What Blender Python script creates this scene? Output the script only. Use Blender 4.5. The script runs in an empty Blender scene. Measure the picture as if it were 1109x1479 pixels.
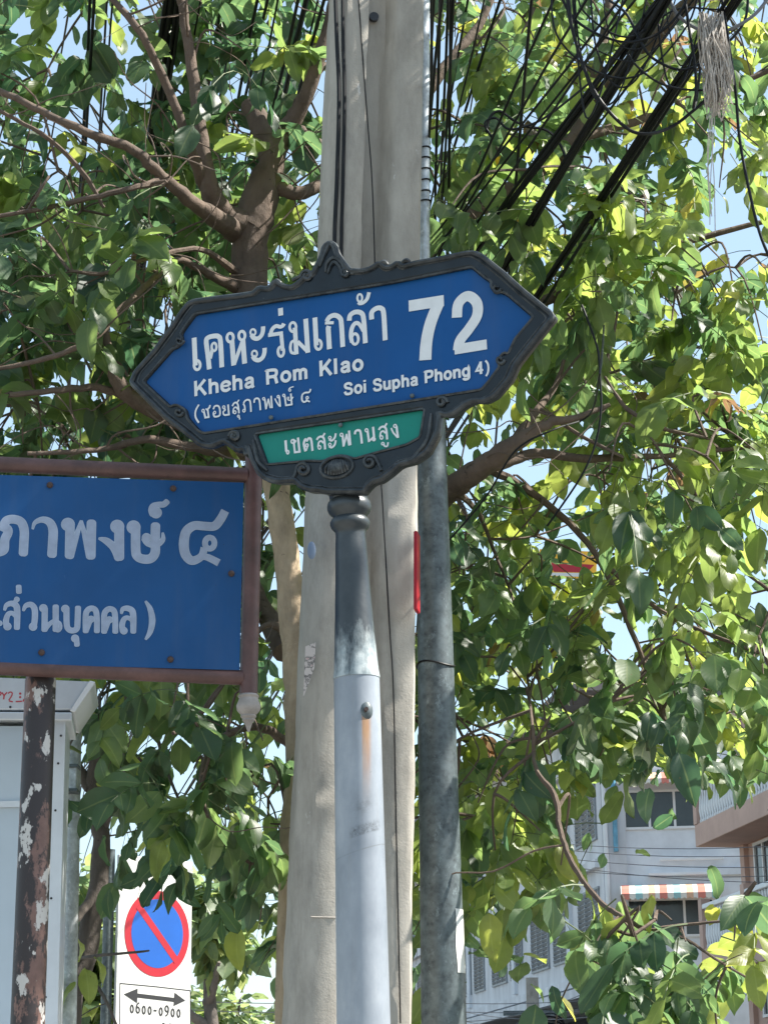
import bpy, bmesh, math, random
import numpy as np
from mathutils import Vector, Matrix
from mathutils.geometry import tessellate_polygon

R = math.radians
sc = bpy.context.scene
col = sc.collection
rnd = random.Random(7)
nrg = np.random.default_rng(11)

# ------------------------------------------------------------------ camera
W0, H0, F0 = 1109.0, 1479.0, 3000.0
PITCH, ROLL, EYE = R(16.5), R(-0.68), Vector((0, 0, 1.5))
cam_d = bpy.data.cameras.new('camera')
cam_d.sensor_fit = 'HORIZONTAL'; cam_d.sensor_width = 36; cam_d.lens = 36 * F0 / W0
cam_d.clip_start = 0.05; cam_d.clip_end = 3000
cam = bpy.data.objects.new('camera', cam_d); col.objects.link(cam)
CR = Matrix.Rotation(math.pi / 2 + PITCH, 3, 'X') @ Matrix.Rotation(ROLL, 3, 'Z')
cam.matrix_world = Matrix.Translation(EYE) @ CR.to_4x4()
sc.camera = cam

# ------------------------------------------------------------------ light
SUN_EL, SUN_AZ = R(48), R(91)          # azimuth clockwise from +Y
world = bpy.data.worlds.new('World'); sc.world = world; world.use_nodes = True
wn = world.node_tree
sky = wn.nodes.new('ShaderNodeTexSky'); sky.sky_type = 'NISHITA'; sky.sun_disc = False
sky.sun_elevation = SUN_EL; sky.sun_rotation = SUN_AZ; sky.air_density = 1.1; sky.dust_density = 1.0; sky.ozone_density = 1.0
bg = wn.nodes['Background']; bg.inputs['Strength'].default_value = 0.088
veil = wn.nodes.new('ShaderNodeMix'); veil.data_type = 'RGBA'; veil.inputs[0].default_value = .3      # thin summer haze over the blue
wn.links.new(sky.outputs[0], veil.inputs[6]); veil.inputs[7].default_value = (5.2, 7.0, 7.9, 1)
wn.links.new(veil.outputs[2], bg.inputs['Color'])
sd = bpy.data.lights.new('sun', 'SUN'); sd.energy = 5.0; sd.angle = R(0.53); sd.color = (1, .955, .87)
sun = bpy.data.objects.new('sun', sd); col.objects.link(sun)
sv = Vector((math.cos(SUN_EL) * math.sin(SUN_AZ), math.cos(SUN_EL) * math.cos(SUN_AZ), math.sin(SUN_EL)))
sun.rotation_euler = sv.to_track_quat('Z', 'Y').to_euler(); sun.location = sv * 30
sc.view_settings.view_transform = 'Standard'; sc.view_settings.look = 'None'
sc.view_settings.exposure = 1.27; sc.view_settings.gamma = 1
sc.cycles.max_bounces = 7; sc.cycles.transmission_bounces = 4; sc.cycles.diffuse_bounces = 4; sc.cycles.glossy_bounces = 3
sc.cycles.use_denoising = True

# ------------------------------------------------------------------ helpers
def ray(px, py):
    return CR @ Vector(((px - W0 / 2) / F0, (H0 / 2 - py) / F0, -1))
def P(px, py, Y):                       # point on a pixel's ray at world depth Y
    d = ray(px, py); return EYE + d * (Y / d.y)
def pxm(px, py, Y):                     # metres per photo pixel there
    return (Y / ray(px, py).y) / F0

class Plane:
    def __init__(s, origin, yaw, roll=0.0, tilt=0.0):
        m = Matrix.Rotation(yaw, 3, 'Z') @ Matrix.Rotation(tilt, 3, 'X')
        u, v, n = m @ Vector((1, 0, 0)), m @ Vector((0, 0, 1)), m @ Vector((0, -1, 0))
        rr = Matrix.Rotation(roll, 3, n)
        s.o, s.u, s.v, s.n = origin, rr @ u, rr @ v, n
    def loc(s, px, py):                 # pixel -> in-plane metres
        d = ray(px, py); t = (s.o - EYE).dot(s.n) / d.dot(s.n)
        q = EYE + d * t - s.o
        return (q.dot(s.u), q.dot(s.v))
    def pt(s, a, b, h=0.0):
        return s.o + s.u * a + s.v * b + s.n * h

def empty(name, loc, label, cat, group=None):
    o = bpy.data.objects.new(name, None); col.objects.link(o); o.location = loc
    o.empty_display_size = .1
    return tag(o, label, cat, group)
def tag(o, label=None, cat=None, group=None, kind=None):
    if label: o['label'] = label
    if cat: o['category'] = cat
    if group: o['group'] = group
    if kind: o['kind'] = kind
    return o
def root_of(o):
    loc = Vector((0, 0, 0))
    while o is not None:
        loc += o.location; o = o.parent
    return loc
def link(name, me, mat, parent=None, loc=None, smooth=True):
    """me is in world coordinates; moved into the parent's frame"""
    o = bpy.data.objects.new(name, me); col.objects.link(o)
    if mat is not None:
        me.materials.clear()
        for m in (mat if isinstance(mat, (list, tuple)) else [mat]): me.materials.append(m)
    off = Vector((0, 0, 0))
    if parent is not None:
        o.parent = parent; off = root_of(parent)
    elif loc is not None:
        o.location = loc; off = Vector(loc)
    if off.length > 0: me.transform(Matrix.Translation(-off))
    if smooth and len(me.polygons): me.polygons.foreach_set('use_smooth', [True] * len(me.polygons))
    return o

class MB:
    def __init__(s): s.v, s.f = [], []
    def add(s, vs, fs):
        k = len(s.v); s.v += [tuple(x) for x in vs]; s.f += [tuple(i + k for i in f) for f in fs]; return s
    def box(s, c, half, ax=None, taper=1.0):
        c = Vector(c); X, Y, Z = ax or (Vector((1, 0, 0)), Vector((0, 1, 0)), Vector((0, 0, 1)))
        vs = []
        for k in (-1, 1):
            t = taper if k > 0 else 1
            for (i, j) in ((-1, -1), (1, -1), (1, 1), (-1, 1)):
                vs.append(c + X * i * half[0] * t + Y * j * half[1] * t + Z * k * half[2])
        return s.add(vs, [(0, 3, 2, 1), (4, 5, 6, 7), (0, 1, 5, 4), (1, 2, 6, 5), (2, 3, 7, 6), (3, 0, 4, 7)])
    def tube(s, pts, rad, n=8, cap=True, closed=False):
        pts = [Vector(p) for p in pts]; m = len(pts)
        if not hasattr(rad, '__len__'): rad = [rad] * m
        vs = []; ref = None
        for i in range(m):
            if closed: t = pts[(i + 1) % m] - pts[i - 1]
            else: t = pts[min(i + 1, m - 1)] - pts[max(i - 1, 0)]
            if t.length < 1e-9: t = Vector((0, 0, 1))
            t.normalize()
            if ref is None: ref = t.orthogonal().normalized()
            ref = (ref - t * ref.dot(t))
            ref = ref.normalized() if ref.length > 1e-6 else t.orthogonal().normalized()
            b = t.cross(ref)
            for k in range(n):
                a = 2 * math.pi * k / n
                vs.append(pts[i] + (ref * math.cos(a) + b * math.sin(a)) * rad[i])
        fs = []
        for i in range(m if closed else m - 1):
            j = (i + 1) % m
            for k in range(n):
                l = (k + 1) % n
                fs.append((i * n + k, i * n + l, j * n + l, j * n + k))
        if cap and not closed:
            fs.append(tuple(reversed(range(n)))); fs.append(tuple(range((m - 1) * n, m * n)))
        return s.add(vs, fs)
    def lathe(s, base, axis, prof, n=28):
        axis = Vector(axis).normalized(); a0 = axis.orthogonal().normalized(); b0 = axis.cross(a0)
        vs = []; fs = []
        for (r, h) in prof:
            for k in range(n):
                a = 2 * math.pi * k / n
                vs.append(Vector(base) + axis * h + (a0 * math.cos(a) + b0 * math.sin(a)) * max(r, 1e-4))
        m = len(prof)
        for i in range(m - 1):
            for k in range(n):
                l = (k + 1) % n
                fs.append((i * n + k, i * n + l, (i + 1) * n + l, (i + 1) * n + k))
        fs.append(tuple(reversed(range(n)))); fs.append(tuple(range((m - 1) * n, m * n)))
        return s.add(vs, fs)
    def ball(s, c, rx, ax=None, n=14, m=9):
        c = Vector(c); X, Y, Z = ax or (Vector((1, 0, 0)), Vector((0, 1, 0)), Vector((0, 0, 1)))
        vs = []; fs = []
        for i in range(m + 1):
            th = math.pi * i / m
            for k in range(n):
                a = 2 * math.pi * k / n
                vs.append(c + X * rx[0] * math.sin(th) * math.cos(a) + Y * rx[1] * math.sin(th) * math.sin(a) + Z * rx[2] * math.cos(th))
        for i in range(m):
            for k in range(n):
                l = (k + 1) % n
                fs.append((i * n + k, (i + 1) * n + k, (i + 1) * n + l, i * n + l))
        return s.add(vs, fs)
    def prism(s, poly, pl, h0, h1):
        """poly: in-plane 2-D points, extruded along the plane's normal from h0 to h1"""
        n = len(poly)
        tri = tessellate_polygon([[Vector((a, b, 0)) for a, b in poly]])
        vs = [pl.pt(a, b, h0) for a, b in poly] + [pl.pt(a, b, h1) for a, b in poly]
        fs = [tuple(t) for t in tri] + [tuple(i + n for i in t) for t in tri]
        fs += [(i, (i + 1) % n, (i + 1) % n + n, i + n) for i in range(n)]
        return s.add(vs, fs)
    def mesh(s, name, fix=True):
        me = bpy.data.meshes.new(name); me.from_pydata(s.v, [], s.f); me.update()
        if fix:
            bm = bmesh.new(); bm.from_mesh(me); bmesh.ops.recalc_face_normals(bm, faces=bm.faces); bm.to_mesh(me); bm.free()
        return me
    def build(s, name, mat, parent=None, smooth=False, bevel=0, loc=None, fix=True):
        me = s.mesh(name, fix); o = link(name, me, mat, parent, loc, smooth)
        if smooth: me.set_sharp_from_angle(angle=R(40))
        if bevel:
            b = o.modifiers.new('bevel', 'BEVEL'); b.width = bevel; b.segments = 2; b.limit_method = 'ANGLE'; b.angle_limit = R(40)
        return o

def catmull(pts, ws=None, n=7):
    pts = [tuple(p) for p in pts]; out = []; wo = []
    for i in range(len(pts) - 1):
        p0, p1, p2, p3 = pts[max(i - 1, 0)], pts[i], pts[i + 1], pts[min(i + 2, len(pts) - 1)]
        for k in range(n):
            t = k / n
            out.append(tuple(.5 * (2 * b + (c - a) * t + (2 * a - 5 * b + 4 * c - d) * t * t + (3 * b - a - 3 * c + d) * t ** 3) for a, b, c, d in zip(p0, p1, p2, p3)))
            if ws: wo.append(ws[i] * (1 - t) + ws[i + 1] * t)
    out.append(pts[-1])
    if ws: wo.append(ws[-1])
    return (out, wo) if ws else out

def chaikin(pts, it=1, cut=.005):
    for _ in range(it):
        q = []
        for i in range(len(pts)):
            a, b = pts[i], pts[(i + 1) % len(pts)]; d = math.dist(a, b)
            if d < 1e-6: continue
            k = min(.25, cut / d)
            q.append((a[0] + (b[0] - a[0]) * k, a[1] + (b[1] - a[1]) * k)); q.append((b[0] + (a[0] - b[0]) * k, b[1] + (a[1] - b[1]) * k))
        pts = q
    return pts

# ------------------------------------------------------------------ materials
class NT:
    def __init__(s, name):
        s.m = bpy.data.materials.new(name); s.m.use_nodes = True; s.t = s.m.node_tree
        s.b = s.t.nodes['Principled BSDF']; s.out = s.t.nodes['Material Output']
    def n(s, typ, **kw):
        x = s.t.nodes.new(typ)
        for k, v in kw.items():
            if k in x.inputs: x.inputs[k].default_value = v
            else: setattr(x, k, v)
        return x
    def l(s, a, b): s.t.links.new(a, b)
    def noise(s, scale, detail=5, rough=.6, stretch=None, coord='Object'):
        tc = s.n('ShaderNodeTexCoord'); mp = s.n('ShaderNodeMapping')
        if stretch: mp.inputs['Scale'].default_value = stretch
        s.l(tc.outputs[coord], mp.inputs['Vector'])
        x = s.n('ShaderNodeTexNoise', Scale=scale, Detail=detail, Roughness=rough); s.l(mp.outputs[0], x.inputs['Vector'])
        return x.outputs['Fac']
    def ramp(s, fac, stops):
        x = s.n('ShaderNodeValToRGB'); e = x.color_ramp.elements
        while len(e) < len(stops): e.new(.5)
        for i, (p, c) in enumerate(stops): e[i].position = p; e[i].color = (*c, 1) if len(c) == 3 else c
        s.l(fac, x.inputs[0]); return x.outputs['Color']
    def mix(s, fac, a, b, mode='MIX'):
        x = s.n('ShaderNodeMix', data_type='RGBA', blend_type=mode)
        for sock, val in ((x.inputs[0], fac), (x.inputs[6], a), (x.inputs[7], b)):
            if hasattr(val, 'is_linked'): s.l(val, sock)
            elif isinstance(val, tuple): sock.default_value = (*val, 1)
            else: sock.default_value = val
        return x.outputs[2]
    def bump(s, fac, strength=.3, dist=.01):
        x = s.n('ShaderNodeBump', Strength=strength, Distance=dist); s.l(fac, x.inputs['Height']); s.l(x.outputs[0], s.b.inputs['Normal'])
    def set(s, color=None, rough=.5, metal=0, spec=None):
        if color is not None:
            if hasattr(color, 'is_linked'): s.l(color, s.b.inputs['Base Color'])
            else: s.b.inputs['Base Color'].default_value = (*color, 1)
        if hasattr(rough, 'is_linked'): s.l(rough, s.b.inputs['Roughness'])
        else: s.b.inputs['Roughness'].default_value = rough
        s.b.inputs['Metallic'].default_value = metal
        if spec is not None: s.b.inputs['Specular IOR Level'].default_value = spec
        return s.m

def mat_simple(name, c, rough=.5, metal=0, var=.25, scale=6, bump=0, bscale=60, stretch=None):
    t = NT(name); f = t.noise(scale, stretch=stretch)
    lo = tuple(x * (1 - var) for x in c); hi = tuple(min(1, x * (1 + var)) for x in c)
    colr = t.ramp(f, [(.3, lo), (.7, hi)])
    if bump: t.bump(t.noise(bscale), bump, .004)
    return t.set(colr, rough, metal)

def mat_panel(name, c, dirt=(.02, .03, .05)):
    t = NT(name)
    c1 = t.ramp(t.noise(5, 6), [(.3, tuple(x * .9 for x in c)), (.75, tuple(x * 1.08 for x in c))])
    streak = t.ramp(t.noise(9, 6, .7, (1, 1, .12)), [(.5, (0, 0, 0)), (.8, (.35, .35, .35))])
    c2 = t.mix(streak, c1, tuple(x * .6 + .05 for x in c))
    spots = t.ramp(t.noise(140, 2), [(.75, (0, 0, 0)), (.79, (1, 1, 1))])
    c3 = t.mix(spots, c2, dirt)
    scr = t.ramp(t.noise(60, 6, .8, (1, 1, .35)), [(.69, (0, 0, 0)), (.74, (.45, .45, .45))]); c3 = t.mix(scr, c3, (.22, .28, .38))
    r = t.ramp(t.noise(12), [(.3, (.5,) * 3), (.7, (.65,) * 3)])
    return t.set(c3, r, 0, .3)

M = {}
M['sign_blue'] = mat_panel('sign_blue', (.001, .068, .235))
M['sign_blue_faded'] = mat_panel('sign_blue_faded', (.005, .064, .2))
M['sign_green'] = mat_panel('sign_green', (.008, .2, .16))
M['letter'] = mat_simple('letter_white', (.66, .67, .68), .45, var=.06, scale=25)
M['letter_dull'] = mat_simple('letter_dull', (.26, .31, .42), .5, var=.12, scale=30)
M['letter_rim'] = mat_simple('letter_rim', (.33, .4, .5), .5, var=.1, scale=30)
M['black'] = mat_simple('black_paint', (.02, .02, .022), .45, var=.2)
M['red'] = mat_simple('sign_red', (.36, .006, .018), .45, var=.1)
M['nopark_blue'] = mat_simple('sign_bright_blue', (.003, .085, .38), .4, var=.06)
M['white_plate'] = mat_simple('white_plate', (.6, .6, .585), .4, var=.04)
def m_iron():
    t = NT('dark_cast_iron')
    c = t.ramp(t.noise(14, 7), [(.3, (.005, .008, .011)), (.6, (.011, .016, .021)), (.8, (.025, .031, .037))])
    wear = t.ramp(t.noise(45, 8, .75), [(.66, (0, 0, 0)), (.74, (1, 1, 1))])
    c = t.mix(wear, c, (.16, .17, .16))
    ge = t.n('ShaderNodeNewGeometry'); ed = t.ramp(ge.outputs['Pointiness'], [(.52, (0, 0, 0)), (.62, (.5, .5, .5))])
    ew_ = t.mix(1.0, ed, t.ramp(t.noise(30, 6, .7), [(.35, (0, 0, 0)), (.65, (1, 1, 1))]), 'MULTIPLY'); c = t.mix(ew_, c, (.20, .21, .21))
    t.bump(t.noise(70, 4), .25, .003)
    return t.set(c, t.ramp(t.noise(20), [(.3, (.24,) * 3), (.7, (.42,) * 3)]), 0.0, .38)
M['iron'] = m_iron()
def m_sleeve():
    t = NT('worn_sleeve_paint')      # dark paint scuffed to white chalk low down
    tc = t.n('ShaderNodeTexCoord'); sp = t.n('ShaderNodeSeparateXYZ'); t.l(tc.outputs['Object'], sp.inputs[0])
    c = t.ramp(t.noise(14, 7), [(.3, (.02, .027, .033)), (.8, (.05, .06, .066))])
    h = t.n('ShaderNodeMapRange'); h.inputs['From Min'].default_value = .36; h.inputs['From Max'].default_value = .0
    t.l(sp.outputs['Z'], h.inputs['Value'])
    nz = t.noise(16, 8, .75, (1, 1, .35))
    ad = t.n('ShaderNodeMath', operation='MULTIPLY'); t.l(h.outputs[0], ad.inputs[0]); t.l(nz, ad.inputs[1])
    w = t.ramp(ad.outputs[0], [(.3, (0, 0, 0)), (.5, (1, 1, 1))])
    c = t.mix(w, c, t.ramp(t.noise(30), [(.3, (.2, .25, .27)), (.7, (.5, .54, .54))]))
    t.bump(t.noise(60, 4), .2, .003)
    return t.set(c, .38)
def m_galv(name, c, dark, sc_=16, rough=.42, metal=.25):
    t = NT(name)
    f = t.noise(sc_, 8, .7); f2 = t.noise(3, 4, .6, (1, 1, .3))
    a = t.ramp(f, [(.34, dark), (.5, c), (.7, tuple(min(1, x * 1.7) for x in c))])
    a = t.mix(t.ramp(f2, [(.45, (0, 0, 0)), (.7, (.6, .6, .6))]), a, dark)
    scr = t.ramp(t.noise(30, 7, .78, (1, 1, .6)), [(.56, (0, 0, 0)), (.66, (.75, .75, .75))]); a = t.mix(scr, a, tuple(min(1, x * 2.6) for x in c))
    v = t.n('ShaderNodeTexVoronoi', Scale=60)
    tc = t.n('ShaderNodeTexCoord'); t.l(tc.outputs['Object'], v.inputs['Vector'])
    a = t.mix(t.ramp(v.outputs['Distance'], [(.2, (.0,) * 3), (.7, (.3,) * 3)]), a, tuple(min(1, x * 1.6) for x in c))
    t.bump(t.noise(80, 4), .12, .003)
    return t.set(a, t.ramp(f, [(.3, (rough + .12,) * 3), (.7, (rough - .08,) * 3)]), metal)
def m_postpaint(bolt_z, bolt_x):
    """silver grey pipe with a rust run below the bolt and a scuffed patch"""
    t = NT('silver_pipe')
    c = t.ramp(t.noise(7, 7, .65, (1, 1, .5)), [(.3, (.18, .205, .24)), (.55, (.27, .3, .34)), (.8, (.4, .42, .45))])
    tc = t.n('ShaderNodeTexCoord'); sp = t.n('ShaderNodeSeparateXYZ'); t.l(tc.outputs['Object'], sp.inputs[0])
    def band(sock, lo, mid, hi, soft):
        a = t.n('ShaderNodeMapRange', interpolation_type='SMOOTHSTEP'); a.inputs['From Min'].default_value = lo; a.inputs['From Max'].default_value = lo + soft; t.l(sock, a.inputs['Value'])
        b = t.n('ShaderNodeMapRange', interpolation_type='SMOOTHSTEP'); b.inputs['From Min'].default_value = hi; b.inputs['From Max'].default_value = hi - mid; t.l(sock, b.inputs['Value'])
        m = t.n('ShaderNodeMath', operation='MULTIPLY'); t.l(a.outputs[0], m.inputs[0]); t.l(b.outputs[0], m.inputs[1]); return m.outputs[0]
    def mul(a, b):
        m = t.n('ShaderNodeMath', operation='MULTIPLY'); t.l(a, m.inputs[0])
        if hasattr(b, 'is_linked'): t.l(b, m.inputs[1])
        else: m.inputs[1].default_value = b
        return m.outputs[0]
    neg = t.n('ShaderNodeMath', operation='LESS_THAN'); t.l(sp.outputs['Y'], neg.inputs[0]); neg.inputs[1].default_value = 0.0
    rust = mul(mul(band(sp.outputs['X'], bolt_x - .013, .016, bolt_x + .02, .007), band(sp.outputs['Z'], bolt_z - .29, .02, bolt_z + .003, .26)), neg.outputs[0])
    rust = mul(rust, t.ramp(t.noise(22, 6, .6, (1, 1, .15)), [(.25, (.25,) * 3), (.65, (1, 1, 1))]))
    c = t.mix(rust, c, t.ramp(t.noise(40, 5, .7, (1, 1, .2)), [(.3, (.28, .11, .03)), (.7, (.42, .24, .1))]))
    zt = t.n('ShaderNodeMath', operation='MULTIPLY_ADD'); t.l(sp.outputs['X'], zt.inputs[0]); zt.inputs[1].default_value = -.32; t.l(sp.outputs['Z'], zt.inputs[2])   # tilted height
    hgt = zt.outputs[0]
    sm = t.ramp(t.noise(95, 8, .85), [(.4, (0, 0, 0)), (.62, (.8, .8, .8))])
    cloud = mul(mul(mul(band(hgt, bolt_z - .30, .07, bolt_z - .20, .05), band(sp.outputs['X'], -.06, .04, .03, .04)), neg.outputs[0]), t.ramp(t.noise(28, 7, .8), [(.38, (0, 0, 0)), (.65, (1, 1, 1))]))
    arc = mul(mul(band(hgt, bolt_z - .335, .02, bolt_z - .295, .008), band(sp.outputs['X'], -.058, .02, .036, .02)), neg.outputs[0])
    c = t.mix(mul(cloud, .8), c, (.10, .11, .12)); c = t.mix(mul(arc, sm), c, (.05, .055, .06))
    ring_ = mul(band(hgt, bolt_z - .372, .004, bolt_z - .366, .002), t.ramp(t.noise(12, 3), [(.4, (.2,) * 3), (.6, (.8,) * 3)])); c = t.mix(ring_, c, (.14, .15, .16))
    drip = t.ramp(t.noise(30, 6, .7, (1, 1, .05)), [(.56, (0, 0, 0)), (.75, (.35, .35, .35))]); c = t.mix(drip, c, (.22, .215, .2))
    nick = t.ramp(t.noise(48, 6, .7), [(.68, (0, 0, 0)), (.72, (.8, .8, .8))]); c = t.mix(nick, c, (.16, .17, .18))
    t.bump(t.noise(50, 4), .08, .003)
    return t.set(c, .42, 0)
def m_concrete():
    t = NT('cast_concrete')
    c = t.ramp(t.noise(5, 8, .7, (1, 1, .35)), [(.25, (.22, .2, .172)), (.5, (.385, .355, .31)), (.8, (.52, .488, .435))])
    st = t.ramp(t.noise(11, 7, .75, (1, 1, .08)), [(.55, (0, 0, 0)), (.8, (.55, .55, .55))])
    c = t.mix(st, c, (.12, .11, .10))
    blot = t.ramp(t.noise(2.2, 9, .8, (1, 1, .5)), [(.5, (0, 0, 0)), (.68, (.5, .5, .5))]); c = t.mix(blot, c, (.13, .125, .115))
    chip = t.ramp(t.noise(26, 5, .6, (1, 1, .35)), [(.69, (0, 0, 0)), (.71, (1, 1, 1))]); c = t.mix(chip, c, (.5, .48, .45))
    pits = t.ramp(t.noise(120, 3), [(.2, (1, 1, 1)), (.27, (0, 0, 0))])
    c = t.mix(pits, c, (.12, .11, .10))
    h = t.mix(.5, t.noise(55, 7, .7), t.noise(160, 3))
    h = t.mix(.35, h, t.noise(14, 8, .75, (1, 1, .5))); t.bump(h, .36, .008)
    return t.set(c, .85)
def m_rust_pipe(name, base, patch=.5):
    t = NT(name)
    c = t.ramp(t.noise(8, 8, .7), [(.3, tuple(x * .55 for x in base)), (.55, base), (.8, tuple(min(1, x * 1.7) for x in base))])
    dark = t.ramp(t.noise(9, 8, .75, (1, 1, .4)), [(patch, (0, 0, 0)), (patch + .04, (1, 1, 1))])
    c = t.mix(dark, c, (.03, .022, .022))
    wh = t.ramp(t.noise(17, 6, .6, (1, 1, .6)), [(patch + .14, (0, 0, 0)), (patch + .16, (1, 1, 1))])
    c = t.mix(wh, c, (.5, .47, .44))
    t.bump(t.noise(35, 6), .3, .004)
    return t.set(c, .5, .1)
M['galv_dark'] = m_galv('weathered_galvanised', (.085, .105, .112), (.032, .042, .048), 22, .45, .15)
M['galv_light'] = m_galv('pale_galvanised', (.42, .45, .47), (.28, .3, .32))
M['concrete'] = m_concrete()
M['rust_frame'] = m_rust_pipe('brown_pipe_paint', (.10, .05, .046), .6)
M['rust_post'] = m_rust_pipe('peeling_post_paint', (.19, .105, .085), .44)
M['alu'] = mat_simple('white_aluminium', (.62, .65, .68), .35, .2, .1, 5)
M['milky'] = mat_simple('milky_panel', (.45, .52, .58), .3, 0, .1, 2)
M['redletter'] = mat_simple('red_letter', (.5, .06, .08), .6, var=.2)
M['cable'] = mat_simple('black_cable', (.007, .0075, .009), .5, var=.3); M['cable'].node_tree.nodes['Principled BSDF'].inputs['Specular IOR Level'].default_value = .25
M['wire'] = mat_simple('grey_wire', (.14, .14, .15), .5, var=.2)
M['twine'] = mat_simple('pale_twine', (.42, .38, .34), .9, var=.3, scale=40)
M['plaster'] = mat_simple('blue_grey_plaster', (.66, .69, .73), .85, var=.14, scale=1.2, bump=.1)
M['plaster_side'] = mat_simple('pale_grey_plaster', (.6, .61, .635), .85, var=.18, scale=1.6, bump=.1, stretch=(1, 1, .3))
M['brown_plaster'] = mat_simple('brown_plaster', (.5, .34, .28), .8, var=.1, scale=1.5)
M['dark_glass'] = mat_simple('dark_glass', (.035, .045, .05), .12, var=.2, scale=2)
M['shutter'] = mat_simple('grey_louvre', (.24, .26, .28), .5, var=.15, scale=3)
M['trim'] = mat_simple('white_trim', (.7, .71, .72), .5, var=.06, scale=3)
M['tile'] = mat_simple('grey_roof_tile', (.10, .09, .09), .7, var=.25, scale=3)
M['pipe_blue'] = mat_simple('blue_pipe', (.12, .32, .45), .4)
M['asphalt'] = mat_simple('asphalt', (.055, .055, .057), .9, var=.3, scale=3, bump=.3)
M['paving'] = mat_simple('paving', (.28, .27, .25), .9, var=.2, scale=2, bump=.2)
M['soil'] = mat_simple('dry_ground', (.16, .14, .1), .95, var=.3, scale=.7)
M['yellow'] = mat_simple('sign_yellow', (.8, .42, .02), .45, var=.05)
M['rustdot'] = mat_simple('rusty_screw', (.06, .035, .03), .7, var=.3, scale=60)
def m_bark(name, c):
    t = NT(name)
    a = t.ramp(t.noise(9, 8, .7, (1, 1, .4)), [(.25, tuple(x * .45 for x in c)), (.5, c), (.8, tuple(x * 1.5 for x in c))])
    k = t.ramp(t.noise(24, 3), [(.68, (0, 0, 0)), (.74, (1, 1, 1))])
    a = t.mix(k, a, tuple(x * .3 for x in c))
    bw = t.n('ShaderNodeTexVoronoi', Scale=26); tcb = t.n('ShaderNodeTexCoord'); t.l(tcb.outputs['Object'], bw.inputs['Vector'])
    hb = t.mix(.35, t.noise(32, 9, .75, (1, 1, .6)), bw.outputs['Distance']); t.bump(hb, .95, .014)
    lich = t.ramp(t.noise(13, 7, .75), [(.6, (0, 0, 0)), (.72, (.55, .55, .55))]); a = t.mix(lich, a, tuple(min(1, x * 1.5 + .05) for x in c))
    return t.set(a, .85)
M['bark_pale'] = m_bark('pale_smooth_bark', (.46, .35, .235))
M['bark'] = m_bark('brown_bark', (.125, .088, .066))
M['bark_grey'] = m_bark('grey_bark', (.12, .10, .088))
def m_leaf(name, stops, transl=.55):
    t = NT(name)
    at = t.n('ShaderNodeAttribute', attribute_name='tint')
    c = t.ramp(at.outputs['Fac'], stops)
    uv = t.n('ShaderNodeUVMap'); sx = t.n('ShaderNodeSeparateXYZ'); t.l(uv.outputs[0], sx.inputs[0])
    ab = t.n('ShaderNodeMath', operation='ABSOLUTE'); t.l(sx.outputs['X'], ab.inputs[0])
    mid = t.ramp(ab.outputs[0], [(.03, (1, 1, 1)), (.09, (0, 0, 0))])
    # side veins
    ad = t.n('ShaderNodeMath', operation='MULTIPLY_ADD'); t.l(ab.outputs[0], ad.inputs[0]); ad.inputs[1].default_value = -.35; t.l(sx.outputs['Y'], ad.inputs[2])
    mu = t.n('ShaderNodeMath', operation='MULTIPLY'); t.l(ad.outputs[0], mu.inputs[0]); mu.inputs[1].default_value = 55
    sn = t.n('ShaderNodeMath', operation='SINE'); t.l(mu.outputs[0], sn.inputs[0])
    c = t.mix(mid, c, t.mix(.22, c, (.25, .3, .1)))
    nz = t.noise(22, 4); c = t.mix(t.ramp(nz, [(.35, (0, 0, 0)), (.7, (.5, .5, .5))]), c, t.mix(.5, c, (.02, .04, .02)))
    sp_ = t.ramp(t.noise(75, 3, .6), [(.70, (0, 0, 0)), (.75, (1, 1, 1))]); c = t.mix(sp_, c, (.10, .07, .03))
    bp = t.n('ShaderNodeBump', Strength=.1, Distance=.001); t.l(sn.outputs[0], bp.inputs['Height'])
    geo = t.n('ShaderNodeNewGeometry')
    under = t.mix(geo.outputs['Backfacing'], c, t.mix(.4, c, (.12, .11, .045)))
    t.set(under, .45); t.l(bp.outputs[0], t.b.inputs['Normal']); t.b.inputs['Specular IOR Level'].default_value = .85
    tr = t.n('ShaderNodeBsdfTranslucent')
    hs = t.n('ShaderNodeHueSaturation', Hue=.482, Saturation=1.0, Value=3.7); t.l(c, hs.inputs['Color']); t.l(hs.outputs[0], tr.inputs['Color'])
    mx = t.n('ShaderNodeMixShader'); mx.inputs[0].default_value = transl
    t.l(t.b.outputs[0], mx.inputs[1]); t.l(tr.outputs[0], mx.inputs[2]); t.l(mx.outputs[0], t.out.inputs['Surface'])
    return t.m
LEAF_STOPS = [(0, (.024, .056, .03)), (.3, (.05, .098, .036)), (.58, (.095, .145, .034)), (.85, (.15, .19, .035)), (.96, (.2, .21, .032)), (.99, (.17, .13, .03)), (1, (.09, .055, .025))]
M['leaf'] = m_leaf('glossy_leaf', LEAF_STOPS)
M['leaf_far'] = m_leaf('far_leaf', [(0, (.06, .1, .05)), (.6, (.11, .16, .07)), (1, (.17, .2, .06))])

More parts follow.
